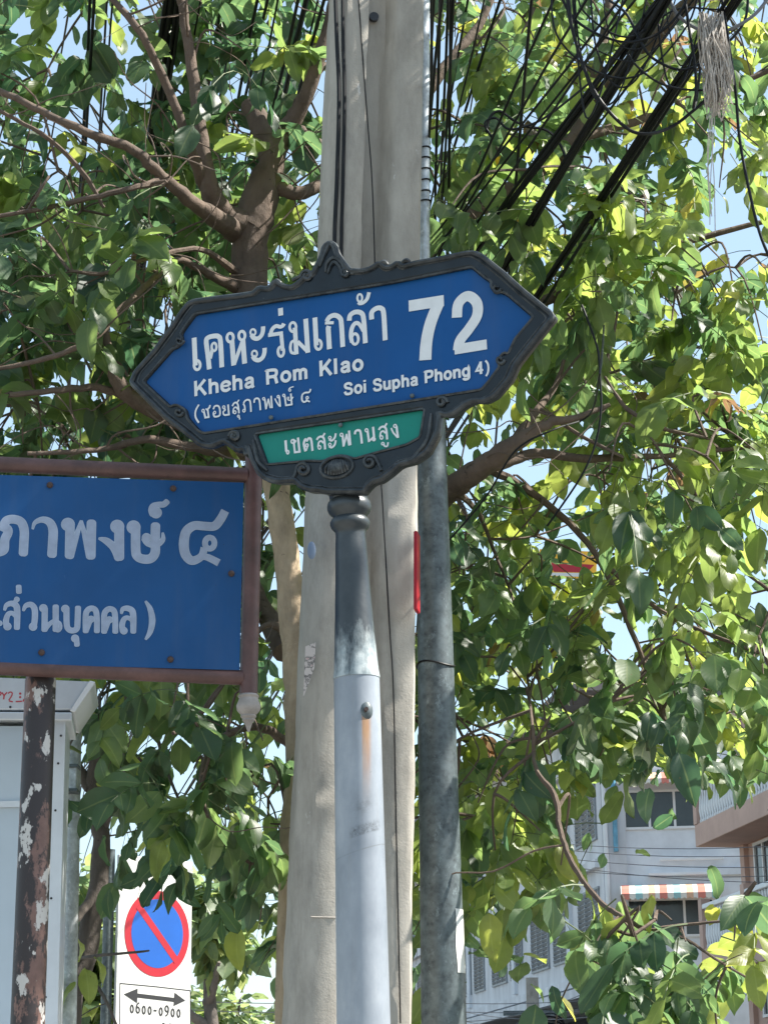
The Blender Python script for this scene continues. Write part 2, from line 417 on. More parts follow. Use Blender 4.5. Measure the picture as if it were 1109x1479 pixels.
# ------------------------------------------------------------------ ground
SD = Vector((-.146, .989, 0)).normalized()          # street direction
SN = Vector((-SD.y, SD.x, 0))                       # to the left of it
def quad(name, pts, mat, kind='structure'):
    o = MB().add(pts, [tuple(range(len(pts)))]).build(name, mat, fix=True); tag(o, kind=kind); return o
quad('ground', [(-900, -300, 0), (900, -300, 0), (900, 1500, 0), (-900, 1500, 0)], M['soil'])
rc = Vector((4.8, 5, 0))
quad('road', [rc + SN * 3.4 - SD * 120 + Vector((0, 0, .004)), rc - SN * 5.5 - SD * 120 + Vector((0, 0, .004)), rc - SN * 5.5 + SD * 400 + Vector((0, 0, .004)), rc + SN * 3.4 + SD * 400 + Vector((0, 0, .004))], M['asphalt'])
pv = MB()
pv.box(rc + SN * 6.4 + SD * 40 + Vector((0, 0, .055)), (3.0, 75, .065), (-SN, SD, Vector((0, 0, 1))))
tag(pv.build('pavement', M['paving'], bevel=.015), kind='structure')
PAVE = .12

# ------------------------------------------------------------------ strokes for lettering
class Strokes:
    """pen strokes in a zoomed picture's coordinates laid on a plane"""
    def __init__(s, pl, h, grow=0.0): s.pl, s.h, s.mb, s.k, s.grow = pl, h, MB(), 0, grow
    def view(s, ox, oy, k): s.ox, s.oy, s.sc = ox, oy, k
    def l2(s, x, y): return s.pl.loc(s.ox + x * s.sc, s.oy + y * s.sc)
    def unit(s):
        a, b = s.l2(0, 0), s.l2(0, 20); return math.dist(a, b) / 20
    def ribbon(s, pts, ws, closed=False, rnd_cap=False):
        q = []
        for i, (p, w) in enumerate(zip(pts, ws)):
            if q and math.dist(p, q[-1][0]) < 1e-6: continue
            q.append((p, w))
        if rnd_cap and not closed:
            def capp(a, b, w):
                d = math.dist(a, b); ux, uy = (a[0] - b[0]) / d, (a[1] - b[1]) / d
                return [((a[0] + ux * w / 2 * t, a[1] + uy * w / 2 * t), w * math.sqrt(max(0, 1 - t * t)) + w * .02) for t in (.98, .87, .7, .5, .25)]
            q = capp(q[0][0], q[1][0], q[0][1]) + q + list(reversed(capp(q[-1][0], q[-2][0], q[-1][1])))
        pts = [a for a, _ in q]; ws = [b + s.grow for _, b in q]; n = len(pts); vs = []
        for i in range(n):
            a = pts[i - 1] if (closed or i > 0) else pts[i]
            b = pts[i]; c = pts[(i + 1) % n] if (closed or i < n - 1) else pts[i]
            d1 = (b[0] - a[0], b[1] - a[1]); d2 = (c[0] - b[0], c[1] - b[1])
            L1, L2 = math.hypot(*d1), math.hypot(*d2)
            if L1 < 1e-9: d1, L1 = d2, L2
            if L2 < 1e-9: d2, L2 = d1, L1
            n1 = (-d1[1] / L1, d1[0] / L1); n2 = (-d2[1] / L2, d2[0] / L2)
            m = (n1[0] + n2[0], n1[1] + n2[1]); ml = math.hypot(*m)
            m = n1 if ml < 1e-6 else (m[0] / ml, m[1] / ml)
            f = 1 / max(.55, m[0] * n1[0] + m[1] * n1[1])
            hh = s.h + s.k * 3e-5 + 2.5e-5 * i / n
            for sg in (1, -1): vs.append(s.pl.pt(b[0] + m[0] * f * ws[i] / 2 * sg, b[1] + m[1] * f * ws[i] / 2 * sg, hh))
        fs = [(2 * i, 2 * i + 1, 2 * ((i + 1) % n) + 1, 2 * ((i + 1) % n)) for i in range(n if closed else n - 1)]
        s.mb.add(vs, fs); s.k += 1
    def st(s, pts, w, smooth=True, rc=False):
        u = s.unit(); ws = list(w) if hasattr(w, '__len__') else [w] * len(pts)
        if smooth and len(pts) > 2: pts, ws = catmull(pts, ws)
        s.ribbon([s.l2(*p) for p in pts], [x * u for x in ws], rnd_cap=rc)
    def S(s, pts, w, rc=False): s.st(pts, w, True, rc)
    def L(s, pts, w, rc=False): s.st(pts, w, False, rc)
    def ring(s, cx, cy, rx, ry, w):
        u = s.unit(); n = 22
        s.ribbon([s.l2(cx + rx * math.cos(2 * math.pi * i / n), cy + ry * math.sin(2 * math.pi * i / n)) for i in range(n)], [w * u] * n, True)
    def dot(s, cx, cy, r):
        s.ring(cx, cy, r / 2, r / 2, r)
    def word(s, text, a, b, cap, w=.19, up=(-.035, -1)):
        """Latin stroke letters between two photo pixels on the baseline"""
        adv = [LAT[c][0] for c in text]; tot = sum(adv) - .12 + .08 * (len(text) - 1)
        ex, ey = (b[0] - a[0]) / tot, (b[1] - a[1]) / tot
        x = -.02; ss = abs(ex)
        for c in text:
            def tr(p): return (a[0] + ex * (x + p[0]) + up[0] * cap * p[1], a[1] + ey * (x + p[0]) + up[1] * cap * p[1])
            for kind, pts, *ww in LAT[c][1]:
                wd = (ww[0] if ww else 1) * w * cap
                s.view(0, 0, 1)
                if kind == 'R':
                    cx, cy, rx, ry = pts; n = 22; u = s.unit()
                    s.ribbon([s.l2(*tr((cx + rx * math.cos(2 * math.pi * i / n), cy + ry * math.sin(2 * math.pi * i / n)))) for i in range(n)], [wd * u] * n, True)
                else: s.st([tr(p) for p in pts], wd, kind == 'S')
            x += LAT[c][0] + .08
    def build(s, mat, parent, name='lettering'):
        o = s.mb.build(name, mat, parent, fix=False); s.mb = MB(); return o
ST = ('L', [(.1, 0), (.1, 1)])
ST7 = ('L', [(.1, 0), (.1, .73)])
ARCH = [(.1, .42), (.17, .6), (.33, .655), (.46, .59), (.49, .45), (.49, .3), (.49, 0)]
LAT = {
 'K': (.74, [ST, ('L', [(.64, 1), (.14, .38)]), ('L', [(.3, .6), (.66, 0)])]),
 'h': (.6, [ST, ('S', ARCH)]), 'n': (.6, [ST7, ('S', ARCH)]),
 'e': (.6, [('L', [(.12, .38), (.52, .38)], .7), ('S', [(.52, .38), (.5, .56), (.31, .66), (.13, .56), (.08, .36), (.14, .15), (.32, .07), (.46, .13), (.53, .22)])]),
 'a': (.6, [('S', [(.1, .5), (.17, .62), (.31, .66), (.44, .6), (.46, .46), (.46, .15), (.51, 0)]), ('S', [(.46, .42), (.27, .37), (.11, .29), (.11, .13), (.24, .065), (.38, .12), (.46, .24)], .9)]),
 'R': (.74, [ST, ('S', [(.1, .91), (.1, .91), (.38, .91), (.57, .86), (.61, .7), (.56, .53), (.4, .48), (.1, .48)]), ('S', [(.38, .48), (.52, .42), (.57, .25), (.62, 0)])]),
 'o': (.63, [('R', (.315, .36, .23, .3))]),
 'm': (.88, [ST7, ('S', [(.1, .45), (.17, .61), (.29, .655), (.4, .58), (.42, .45), (.42, 0)]), ('S', [(.42, .45), (.49, .61), (.61, .655), (.72, .58), (.74, .45), (.74, 0)])]),
 'l': (.28, [ST]), 'i': (.28, [ST7, ('L', [(.1, .85), (.1, 1)])]),
 'S': (.7, [('S', [(.6, .7), (.53, .86), (.35, .925), (.16, .86), (.12, .71), (.22, .57), (.43, .5), (.58, .4), (.6, .24), (.52, .11), (.34, .07), (.16, .12), (.09, .3)])]),
 'u': (.6, [('S', [(.1, .73), (.1, .3), (.14, .12), (.27, .075), (.41, .14), (.48, .3)]), ('L', [(.49, .73), (.49, 0)])]),
 'p': (.63, [('L', [(.1, -.27), (.1, .73)]), ('R', (.315, .36, .22, .295))]),
 'P': (.68, [ST, ('S', [(.1, .91), (.1, .91), (.38, .91), (.55, .86), (.58, .69), (.53, .5), (.38, .44), (.1, .44)])]),
 'g': (.63, [('R', (.3, .36, .22, .295)), ('S', [(.52, .73), (.52, .73), (.52, .02), (.46, -.15), (.3, -.2), (.15, -.16), (.1, -.06)])]),
 '4': (.6, [('L', [(.4, 0), (.4, 1)]), ('L', [(.4, .93), (.09, .3), (.56, .3)], .8)]),
 ')': (.34, [('S', [(.06, 1.02), (.2, .75), (.24, .4), (.2, .05), (.06, -.24)], .75)]),
 '0': (.5, [('R', (.25, .37, .14, .33))]), '6': (.52, [('R', (.26, .32, .16, .25)), ('S', [(.38, .98), (.22, .85), (.12, .6), (.1, .32)])]),
 '9': (.52, [('R', (.26, .68, .16, .25)), ('S', [(.14, .02), (.3, .15), (.4, .4), (.42, .68)])]),
 '-': (.44, [('L', [(.06, .42), (.36, .42)])]),
}

# ------------------------------------------------------------------ main street name sign on its post
YS = 5.5
SP = Plane(P(503, 560, YS), R(-20), R(1.6))
base = P(525, 1479, YS); base.z = PAVE
name_sign = empty('street_name_sign', base, 'dark cast iron arrow shaped sign with blue 72 panel on a silver post', 'street sign')
def zz(pts, ox, oy, k): return [(ox + x * k, oy + y * k) for x, y in pts]
Z1 = lambda *p: zz(p, 180, 340, .3066)
Z2 = lambda *p: zz(p, 480, 340, .3066)
Z5 = lambda *p: zz(p, 360, 600, .3066)
outer = Z1((40, 710), (60, 660), (150, 560), (230, 450), (275, 380), (310, 335), (340, 322), (450, 308), (560, 295), (620, 285), (648, 258), (680, 264), (700, 258), (724, 228), (758, 249), (800, 258), (830, 240), (868, 205), (905, 190), (925, 150), (945, 110), (957, 62), (985, 42), (1012, 60), (1022, 100), (1050, 140)) + \
    Z2((100, 178), (150, 181), (190, 172), (215, 160), (240, 140), (272, 165), (300, 160), (330, 138), (352, 158), (420, 140), (560, 115), (650, 95), (690, 92), (730, 110), (830, 190), (930, 280), (1055, 380), (1066, 400), (1040, 430), (960, 530), (890, 620), (860, 690), (790, 770), (740, 797), (690, 795), (650, 812), (600, 850), (560, 865), (527, 855)) + \
    Z5((918, 25), (908, 100), (860, 190), (800, 232), (730, 250), (690, 285), (640, 322), (600, 332), (570, 362), (560, 380), (385, 380), (350, 372), (300, 370), (260, 355), (230, 325), (150, 331), (90, 315), (60, 290), (30, 230), (5, 160)) + \
    Z1((590, 1060), (578, 1022), (545, 1030), (510, 1005), (480, 985), (420, 1010), (370, 1003), (280, 930), (200, 870), (110, 780))
blue_in = Z1((115, 700), (250, 547), (268, 545), (290, 520), (296, 495), (290, 480), (302, 458), (355, 386)) + \
    Z2((300, 240), (665, 168), (720, 215), (753, 237), (750, 257), (775, 290), (800, 285), (830, 297), (945, 395), (938, 412), (860, 505), (830, 572), (810, 565), (780, 600), (790, 630), (735, 705), (705, 738)) + \
    Z2((0, 850)) + Z1((400, 940), (370, 925), (322, 870), (312, 832), (282, 810), (262, 808), (245, 817), (228, 805))
green_in = zz([(62, 188), (500, 124), (941, 58), (934, 110), (918, 206), (850, 244), (705, 282), (620, 306), (580, 318), (540, 304), (500, 300), (450, 314), (420, 330), (340, 328), (122, 348)], 360, 580, .2705)
def curve_plate(rings, depth, bev, name):
    """filled outline with holes, rounded edges; in-plane coordinates"""
    cu = bpy.data.curves.new(name, 'CURVE'); cu.dimensions = '2D'; cu.fill_mode = 'BOTH'; cu.extrude = depth; cu.bevel_depth = bev; cu.bevel_resolution = 3; cu.offset = -bev
    for ring in rings:
        sp = cu.splines.new('POLY'); sp.points.add(len(ring) - 1); sp.use_cyclic_u = True
        for p, q in zip(sp.points, ring): p.co = (*q, 0, 1)
    o = bpy.data.objects.new(name, cu); col.objects.link(o)
    bpy.context.view_layer.update()
    me = bpy.data.meshes.new_from_object(o.evaluated_get(bpy.context.evaluated_depsgraph_get()))
    bpy.data.objects.remove(o); bpy.data.curves.remove(cu)
    return me
def plane_mesh(me, pl, h=0):
    me.transform(Matrix((( pl.u.x, pl.v.x, pl.n.x, 0), (pl.u.y, pl.v.y, pl.n.y, 0), (pl.u.z, pl.v.z, pl.n.z, 0), (0, 0, 0, 1))))
    me.transform(Matrix.Translation(pl.o + pl.n * h)); return me
def grow(pl, k):
    cx = sum(p[0] for p in pl) / len(pl); cy = sum(p[1] for p in pl) / len(pl)
    return [(cx + (x - cx) * k, cy + (y - cy) * k) for x, y in pl]
def L(pl, pts): return [pl.loc(*p) for p in pts]
out_l, blue_l, green_l = chaikin(L(SP, outer)), chaikin(L(SP, blue_in)), chaikin(L(SP, green_in))
me = plane_mesh(curve_plate([out_l, blue_l, green_l], .008, .010, 'frame'), SP, .010)
frame = link('frame', me, M['iron'], name_sign)
me.set_sharp_from_angle(angle=R(35))
# mouldings along the rims
mo = MB()
mo.tube([SP.pt(a, b, .029) for a, b in grow(out_l, .985)], .0085, 8, closed=True)
mo.tube([SP.pt(a, b, .027) for a, b in grow(blue_l, 1.014)], .004, 6, closed=True)
mo.tube([SP.pt(a, b, .027) for a, b in grow(green_l, 1.03)], .0035, 6, closed=True)
mo.tube([SP.pt(a, b, .0275) for a, b in grow(out_l, .958)], .003, 6, closed=True)
mo.build('rim_moulding', M['iron'], frame, smooth=True)
# relief: scrolls, medallion, leaves of the crest
def scroll(cx, cy, r0, turns, a0, dirn, h, rad, tail=()):
    pts = []
    for i in range(30):
        t = i / 29; a = a0 + dirn * turns * 2 * math.pi * t; r = r0 * (1 - .8 * t)
        x, y = SP.loc(cx + r * math.cos(a), cy + r * math.sin(a)); pts.append(SP.pt(x, y, h + .006 * t))
    pre = [SP.pt(*SP.loc(*p), h) for p in tail]
    return catmull(pre + pts[:1], n=5)[:-1] + pts if pre else pts, rad
for args in ((444, 683, 10, 1.4, R(200), 1, .03, .006, ((430, 694), (433, 688))), (540, 672, 10, 1.4, R(-20), -1, .03, .006, ((556, 684), (553, 676))),
             (449, 404, 9, 1.2, R(180), 1, .03, .0055, ((428, 410), (436, 406))), (505, 400, 8, 1.2, R(0), -1, .03, .0055, ((520, 398),)),
             (345, 635, 8, 1.2, R(180), 1, .03, .006, ()), (643, 586, 8, 1.2, R(0), -1, .03, .006, ()),
             (266, 497, 6, 1, 0, 1, .03, .005, ()), (265, 600, 6, 1, 0, 1, .03, .005, ()), (722, 422, 6, 1, 0, 1, .03, .005, ()), (727, 525, 6, 1, 0, 1, .03, .005, ())):
    p, r = scroll(*args); MB().tube(p, r, 6).build('scroll', M['iron'], frame, smooth=True)
for seg in ([(476, 398), (478, 386), (488, 378), (500, 386), (504, 402)], [(479, 400), (484, 388), (490, 384), (497, 392), (500, 404)], [(467, 390), (474, 374), (479, 362), (483, 357), (488, 363), (492, 376), (501, 384)],
            [(400, 416), (405, 411), (412, 414)], [(552, 388), (560, 384), (566, 388)], [(585, 386), (592, 382), (598, 385)], [(515, 394), (530, 397), (545, 392)],
            [(383, 690), (400, 699), (425, 698)], [(612, 655), (600, 668), (575, 676)], [(372, 640), (378, 668), (392, 684)], [(628, 602), (622, 640), (604, 662)]):
    q = catmull(seg, n=5); MB().tube([SP.pt(*SP.loc(*p), .031) for p in q], [.0035 + .004 * math.sin(math.pi * i / (len(q) - 1)) for i in range(len(q))], 6).build('relief_ridge', M['iron'], frame, smooth=True)
md = MB(); c0 = SP.loc(492, 679)
md.ball(SP.pt(*c0, .022), (.043, .027, .016), (SP.u, SP.v, SP.n), 24, 10)
md.tube([SP.pt(c0[0] + .048 * math.cos(t), c0[1] + .031 * math.sin(t), .03) for t in [2 * math.pi * i / 32 for i in range(32)]], .005, 6, closed=True)
for i in range(9):
    x = -.034 + .0085 * i; hh = .022 * math.sqrt(max(0, 1 - (x / .043) ** 2))
    md.tube([SP.pt(c0[0] + x, c0[1] - hh, .03), SP.pt(c0[0] + x * .9 + .002 * (i % 2), c0[1], .0375), SP.pt(c0[0] + x * .7, c0[1] + hh, .031)], .0025, 5)
md.build('medallion', M['iron'], frame, smooth=True)
for p in ((344, 633), (645, 585), (397, 607), (600, 576), (497, 618)):
    MB().ball(SP.pt(*SP.loc(*p), .028), (.007, .007, .006), (SP.u, SP.v, SP.n), 10, 6).build('screw', M['galv_dark'], frame, smooth=True)
bp = MB().prism(grow(blue_l, 1.03), SP, .012, .0185).build('blue_panel', M['sign_blue'], name_sign)
gp = MB().prism(grow(green_l, 1.03), SP, .012, .0186).build('green_panel', M['sign_green'], name_sign)
T = Strokes(SP, .0196)
T.view(270, 420, .14427)
T.L([(101, 490), (113, 770)], 48); T.ring(131, 765, 31, 46, 27)
T.S([(253, 806), (238, 660), (222, 530), (240, 490), (300, 474), (345, 480), (364, 530), (378, 786)], 47); T.ring(300, 583, 24, 40, 24); T.L([(283, 610), (262, 700)], 34)
T.ring(461, 490, 32, 44, 28); T.L([(478, 515), (497, 768)], 48); T.ring(578, 470, 31, 44, 28); T.L([(503, 752), (583, 525)], 36); T.L([(587, 505), (606, 750)], 48)
for dx, dy in ((0, 0), (15, 215)):
    T.ring(689 + dx, 437 + dy, 26, 31, 20); T.S([(672 + dx, 460 + dy), (695 + dx, 492 + dy), (735 + dx, 500 + dy), (772 + dx, 470 + dy), (788 + dx, 425 + dy), (790 + dx, 378 + dy)], 42)
T.S([(862, 462), (882, 405), (920, 375), (960, 383), (985, 372), (998, 350)], [38, 38, 38, 34, 38, 42]); T.L([(840, 467), (970, 447), (986, 620)], 36); T.ring(968, 630, 29, 48, 27)
T.L([(963, 195), (967, 270)], 48)
T.view(410, 420, .14427)
T.ring(117, 385, 32, 46, 26); T.L([(138, 390), (152, 658)], 44); T.S([(140, 520), (105, 535), (92, 590), (105, 640), (150, 648)], 27); T.L([(165, 530), (262, 628)], 36); T.L([(245, 303), (267, 642)], 47)
T.L([(337, 290), (351, 570)], 47); T.ring(372, 562, 31, 47, 27)
T.L([(482, 606), (470, 395), (478, 375)], 48); T.L([(438, 345), (525, 342)], 30); T.S([(455, 330), (485, 285), (540, 268), (590, 300), (603, 370), (616, 584)], 46)
T.S([(680, 322), (690, 268), (740, 236), (800, 246), (824, 310), (841, 547)], 46); T.S([(818, 430), (780, 358), (740, 348), (708, 395), (697, 470), (708, 540)], [24, 36, 40, 42, 42, 36]); T.ring(738, 505, 33, 53, 27)
T.ring(785, 95, 24, 38, 21); T.S([(772, 152), (815, 145), (858, 105), (878, 38)], [30, 34, 36, 36]); T.L([(790, 125), (768, 160)], 24)
T.S([(905, 310), (905, 240), (950, 200), (1000, 200), (1024, 255), (1039, 518)], 47)
T.build(M['letter'], bp); T.view(480, 340, .3066)
T.L([(371, 344), (536, 318)], 50); T.S([(511, 330), (475, 420), (455, 510), (449, 598)], [52, 52, 52, 54])
T.S([(597, 398), (605, 332), (648, 297), (690, 328), (692, 388), (655, 450), (613, 505), (603, 552)], 45); T.L([(586, 549), (738, 524)], 44)
T.build(M['letter'], bp, 'number'); T.word('Kheha', (285.5, 575.5), (370, 563), 22, .172); T.word('Rom', (389, 559), (447, 550.5), 22, .172); T.word('Klao', (466, 547), (526.5, 538), 22.5, .172)
T.build(M['letter'], bp); T.word('Soi', (501, 574.5), (532.5, 570), 18, .17); T.word('Supha', (543, 569), (606, 560), 18, .17); T.word('Phong', (617.5, 557), (681, 547), 18, .17); T.word('4)', (690, 545), (709, 542), 18, .17)
T.build(M['letter'], bp); T.view(280, 540, .17133)
def thai_small(T):
    T.S([(70, 278), (43, 330), (43, 385), (70, 430)], 15)
    T.ring(106, 330, 10, 12, 9); T.L([(112, 335), (126, 394)], 16); T.L([(118, 388), (160, 382)], 15); T.L([(153, 386), (144, 318), (160, 300), (165, 282)], 15); T.L([(128,312),(145,330)],11)
    T.S([(192, 318), (203, 293), (228, 288), (244, 308), (248, 355), (238, 374), (205, 380), (195, 366), (192, 345)], 14); T.ring(203, 345, 9, 11, 8)
    T.ring(280, 300, 10, 11, 9); T.S([(276, 308), (292, 322), (276, 338), (280, 362), (300, 366)], 13); T.L([(286, 368), (330, 361)], 14); T.L([(323, 364), (316, 278)], 15)
    T.S([(352, 292), (365, 268), (385, 262), (400, 285), (408, 352)], 14); T.L([(388, 268), (408, 238)], 12); T.S([(398, 320), (385, 302), (367, 306), (358, 335), (362, 352)], 12); T.ring(373, 343, 10, 12, 9)
    T.ring(403, 376, 8, 9, 8); T.L([(410, 378), (415, 404)], 11)
    T.ring(450, 330, 10, 11, 9); T.L([(459, 322), (455, 290), (444, 272)], 13); T.S([(446, 270), (458, 248), (482, 238), (502, 255), (509, 340)], 14)
    T.S([(535, 264), (540, 235), (562, 226), (580, 245), (588, 326)], 14)
    T.ring(616, 230, 9, 10, 9); T.L([(624, 232), (636, 318)], 14); T.L([(636, 314), (655, 230)], 12); T.L([(655, 230), (672, 308)], 12); T.L([(686, 308), (678, 205)], 14)
    T.ring(738, 212, 9, 10, 9); T.L([(747, 212), (755, 298)], 14); T.S([(710, 228), (724, 258), (748, 292)], 11)
    T.ring(785, 202, 9, 10, 9); T.L([(792, 205), (804, 290)], 14); T.L([(799, 286), (858, 277)], 14); T.L([(852, 280), (844, 186)], 14); T.S([(814, 232), (830, 244), (850, 236), (864, 214)], 9); T.ring(821, 224, 7, 8, 7)
    T.ring(835, 158, 9, 9, 8); T.S([(826, 152), (838, 138), (868, 128)], 9)
    T.S([(1011, 148), (998, 175), (962, 180), (940, 200), (938, 240), (955, 258), (978, 248)], 14); T.ring(982, 222, 10, 10, 9); T.L([(970, 240), (1004, 256)], 12)
thai_small(T)
T.build(M['letter'], bp)
G = Strokes(SP, .0197); G.view(400, 600, .18034)
G.L([(90, 215), (97, 305)], 20); G.ring(108, 310, 9, 13, 12)
G.ring(146, 224, 11, 14, 11); G.L([(150, 206), (172, 222), (156, 246)], 12); G.L([(157, 240), (166, 318)], 16); G.L([(158, 312), (212, 305)], 17); G.L([(203, 312), (190, 193)], 18)
G.S([(250, 304), (237, 245), (248, 208), (262, 218), (275, 200), (295, 212), (306, 300)], 18); G.ring(262, 256, 10, 12, 10); G.L([(256, 300), (270, 255)], 12)
def so(dx, dy):
    G.S([(340 + dx, 212 + dy), (355 + dx, 192 + dy), (380 + dx, 186 + dy), (399 + dx, 208 + dy), (407 + dx, 288 + dy)], 17); G.L([(384 + dx, 192 + dy), (405 + dx, 158 + dy)], 15); G.S([(394 + dx, 238 + dy), (376 + dx, 222 + dy), (357 + dx, 232 + dy), (350 + dx, 268 + dy)], 14); G.ring(362 + dx, 272 + dy, 11, 14, 10)
so(0, 0); so(495, -79)
for dy in (0, 55): G.ring(445, 195 + dy, 10, 11, 9); G.S([(438, 208 + dy), (460, 218 + dy), (484, 195 + dy), (492, 160 + dy)], 16)
G.ring(538, 172, 11, 12, 10); G.L([(547, 176), (555, 266)], 17); G.L([(556, 260), (580, 165)], 15); G.L([(578, 165), (600, 258)], 15); G.L([(609, 255), (598, 138)], 18)
G.S([(645, 168), (650, 145), (672, 135), (690, 152), (701, 242)], 18)
G.ring(738, 136, 11, 12, 10); G.L([(746, 140), (758, 230)], 17); G.L([(755, 226), (795, 188)], 14); G.L([(800, 215), (790, 108)], 18); G.ring(796, 208, 12, 12, 9)
G.ring(868, 243, 10, 10, 9); G.S([(876, 240), (882, 262), (904, 262), (910, 232)], 13)
G.ring(966, 102, 11, 12, 10); G.L([(977, 105), (989, 197)], 18); G.S([(935, 118), (952, 155), (984, 192)], 13)
G.build(M['letter'], gp)
# post: silver pipe with a dark worn sleeve and turned neck
def axis_pts(a, b, Y): return P(a[0], a[1], Y), P(b[0], b[1], Y)
YP = YS + .045
pb, pt_ = axis_pts((525, 1479), (515, 978), YP)
ax = (pt_ - pb).normalized(); foot = pb - ax * ((pb.z - PAVE) / ax.z)
r0, r1 = 39 * pxm(525, 1479, YP), 33 * pxm(515, 978, YP)
bz = P(528, 1030, YP)
MPOST = m_postpaint(bz.z - foot.z, bz.x - foot.x)
rb = r0 + (r0 - r1) * .9
post = MB().lathe(foot, ax, [(rb + .05, 0), (rb + .05, .015), (rb, .02), (r0, (pb - foot).length), (r1, (pt_ - foot).length), (r1 - .004, (pt_ - foot).length + .004)], 40).build('post', MPOST, None, smooth=True)
post.parent = name_sign; post.data.transform(Matrix.Translation(-foot)); post.location = foot - base
sleeve_b = P(515, 980, YP); s_top = P(503, 700, YP); sax = (s_top - sleeve_b).normalized(); k = pxm(510, 850, YP)
def hh(y): return (980 - y) * k / 1.0
prof = [(33.5, 981), (33.5, 978), (32, 968), (30, 935), (27.5, 890), (24.5, 830), (22.5, 780), (21.5, 768), (22, 763), (24, 760), (27, 757), (29, 752), (29, 748), (27, 744), (24, 741), (25, 738), (30, 734), (32, 729), (32.5, 724), (31, 718), (28, 714), (29, 706), (34, 700), (36, 690)]
sl = MB().lathe(sleeve_b, sax, [(r * k, hh(y)) for r, y in prof], 40).build('sleeve', m_sleeve(), None, smooth=True)
sl.parent = name_sign; sl.data.transform(Matrix.Translation(-sleeve_b)); sl.location = sleeve_b - base
bc = P(528, 1026, YP - r1 * 1.0); bn = Vector((.12, -1, 0)).normalized(); bu = Vector((1, .12, 0)).normalized(); bv = Vector((0, 0, 1))
b = MB(); b.ball(bc + bn * -.012, (.021, .029, .014), (bu, bv, bn), 18, 8)
b.build('bolt_boss', M['galv_dark'], post, smooth=True)
MB().tube([bc, bc + bn * .02], .006, 6).build('bolt', M['rustdot'], post)

# ------------------------------------------------------------------ big blue lane sign on a rusty frame (left)
YL = 5.95
LP = Plane(P(200, 820, YL), R(10.3), R(-.35))
lbase = P(38, 1479, YL); lbase.z = PAVE
lane_sign = empty('lane_name_sign', lbase, 'wide blue Thai lettered sign in a rusty brown pipe frame, left edge', 'street sign')
pan = [(-150, 681), (352, 697), (346, 968), (-150, 955)]
lp = MB().prism([LP.loc(*p) for p in pan], LP, -.004, .0).build('blue_panel', M['sign_blue_faded'], lane_sign)
q = Strokes(LP, .0012); q2 = Strokes(LP, .0005, .004)
def lane_line1(T):
    T.view(0, 720, .1533)
    T.S([(30, 262), (65, 208), (130, 196), (198, 222), (228, 300), (225, 420), (220, 512)], 70, True); T.S([(28, 268), (72, 292), (72, 330), (45, 390), (38, 480), (-5, 505)], 70, True); T.dot(-30, 480, 55)
    T.S([(308, 288), (330, 228), (400, 200), (468, 225), (500, 300), (496, 420), (490, 525)], [8, 26, 46, 62, 72, 72, 72], True)
    T.dot(640, 245, 57); T.L([(660, 250), (655, 535)], 72, True); T.L([(655, 535), (765, 215)], [72, 18], True); T.L([(765, 215), (853, 540)], [18, 72], True); T.L([(862, 235), (855, 540)], 74, True)
    T.view(160, 710, .1623)
    T.dot(58, 312, 55); T.L([(75, 310), (75, 582)], 72, True); T.S([(-105, 418), (-40, 440), (30, 500), (70, 585)], [10, 50, 62, 66], True)
    T.dot(203, 318, 55); T.S([(222, 320), (222, 520), (240, 580), (300, 603), (360, 593), (395, 540), (395, 450), (398, 308)], 68, True)
    T.dot(318, 412, 36); T.S([(295, 425), (330, 465), (395, 478), (440, 455), (465, 420), (462, 368)], [32, 38, 40, 38, 30, 8], True)
    T.dot(402, 188, 46); T.S([(372, 200), (362, 165), (380, 130), (425, 118), (470, 115), (498, 92)], [44, 44, 44, 42, 42, 40], True)
    T.S([(1018, 172), (975, 250), (920, 308), (830, 308), (740, 305), (670, 360), (650, 470), (665, 560), (710, 612), (760, 608), (812, 570), (832, 500)], [60, 64, 66, 66, 66, 70, 74, 72, 66, 60, 52, 50]); T.ring(880, 460, 42, 50, 38); T.S([(815, 580), (870, 590), (962, 636)], [40, 50, 54])
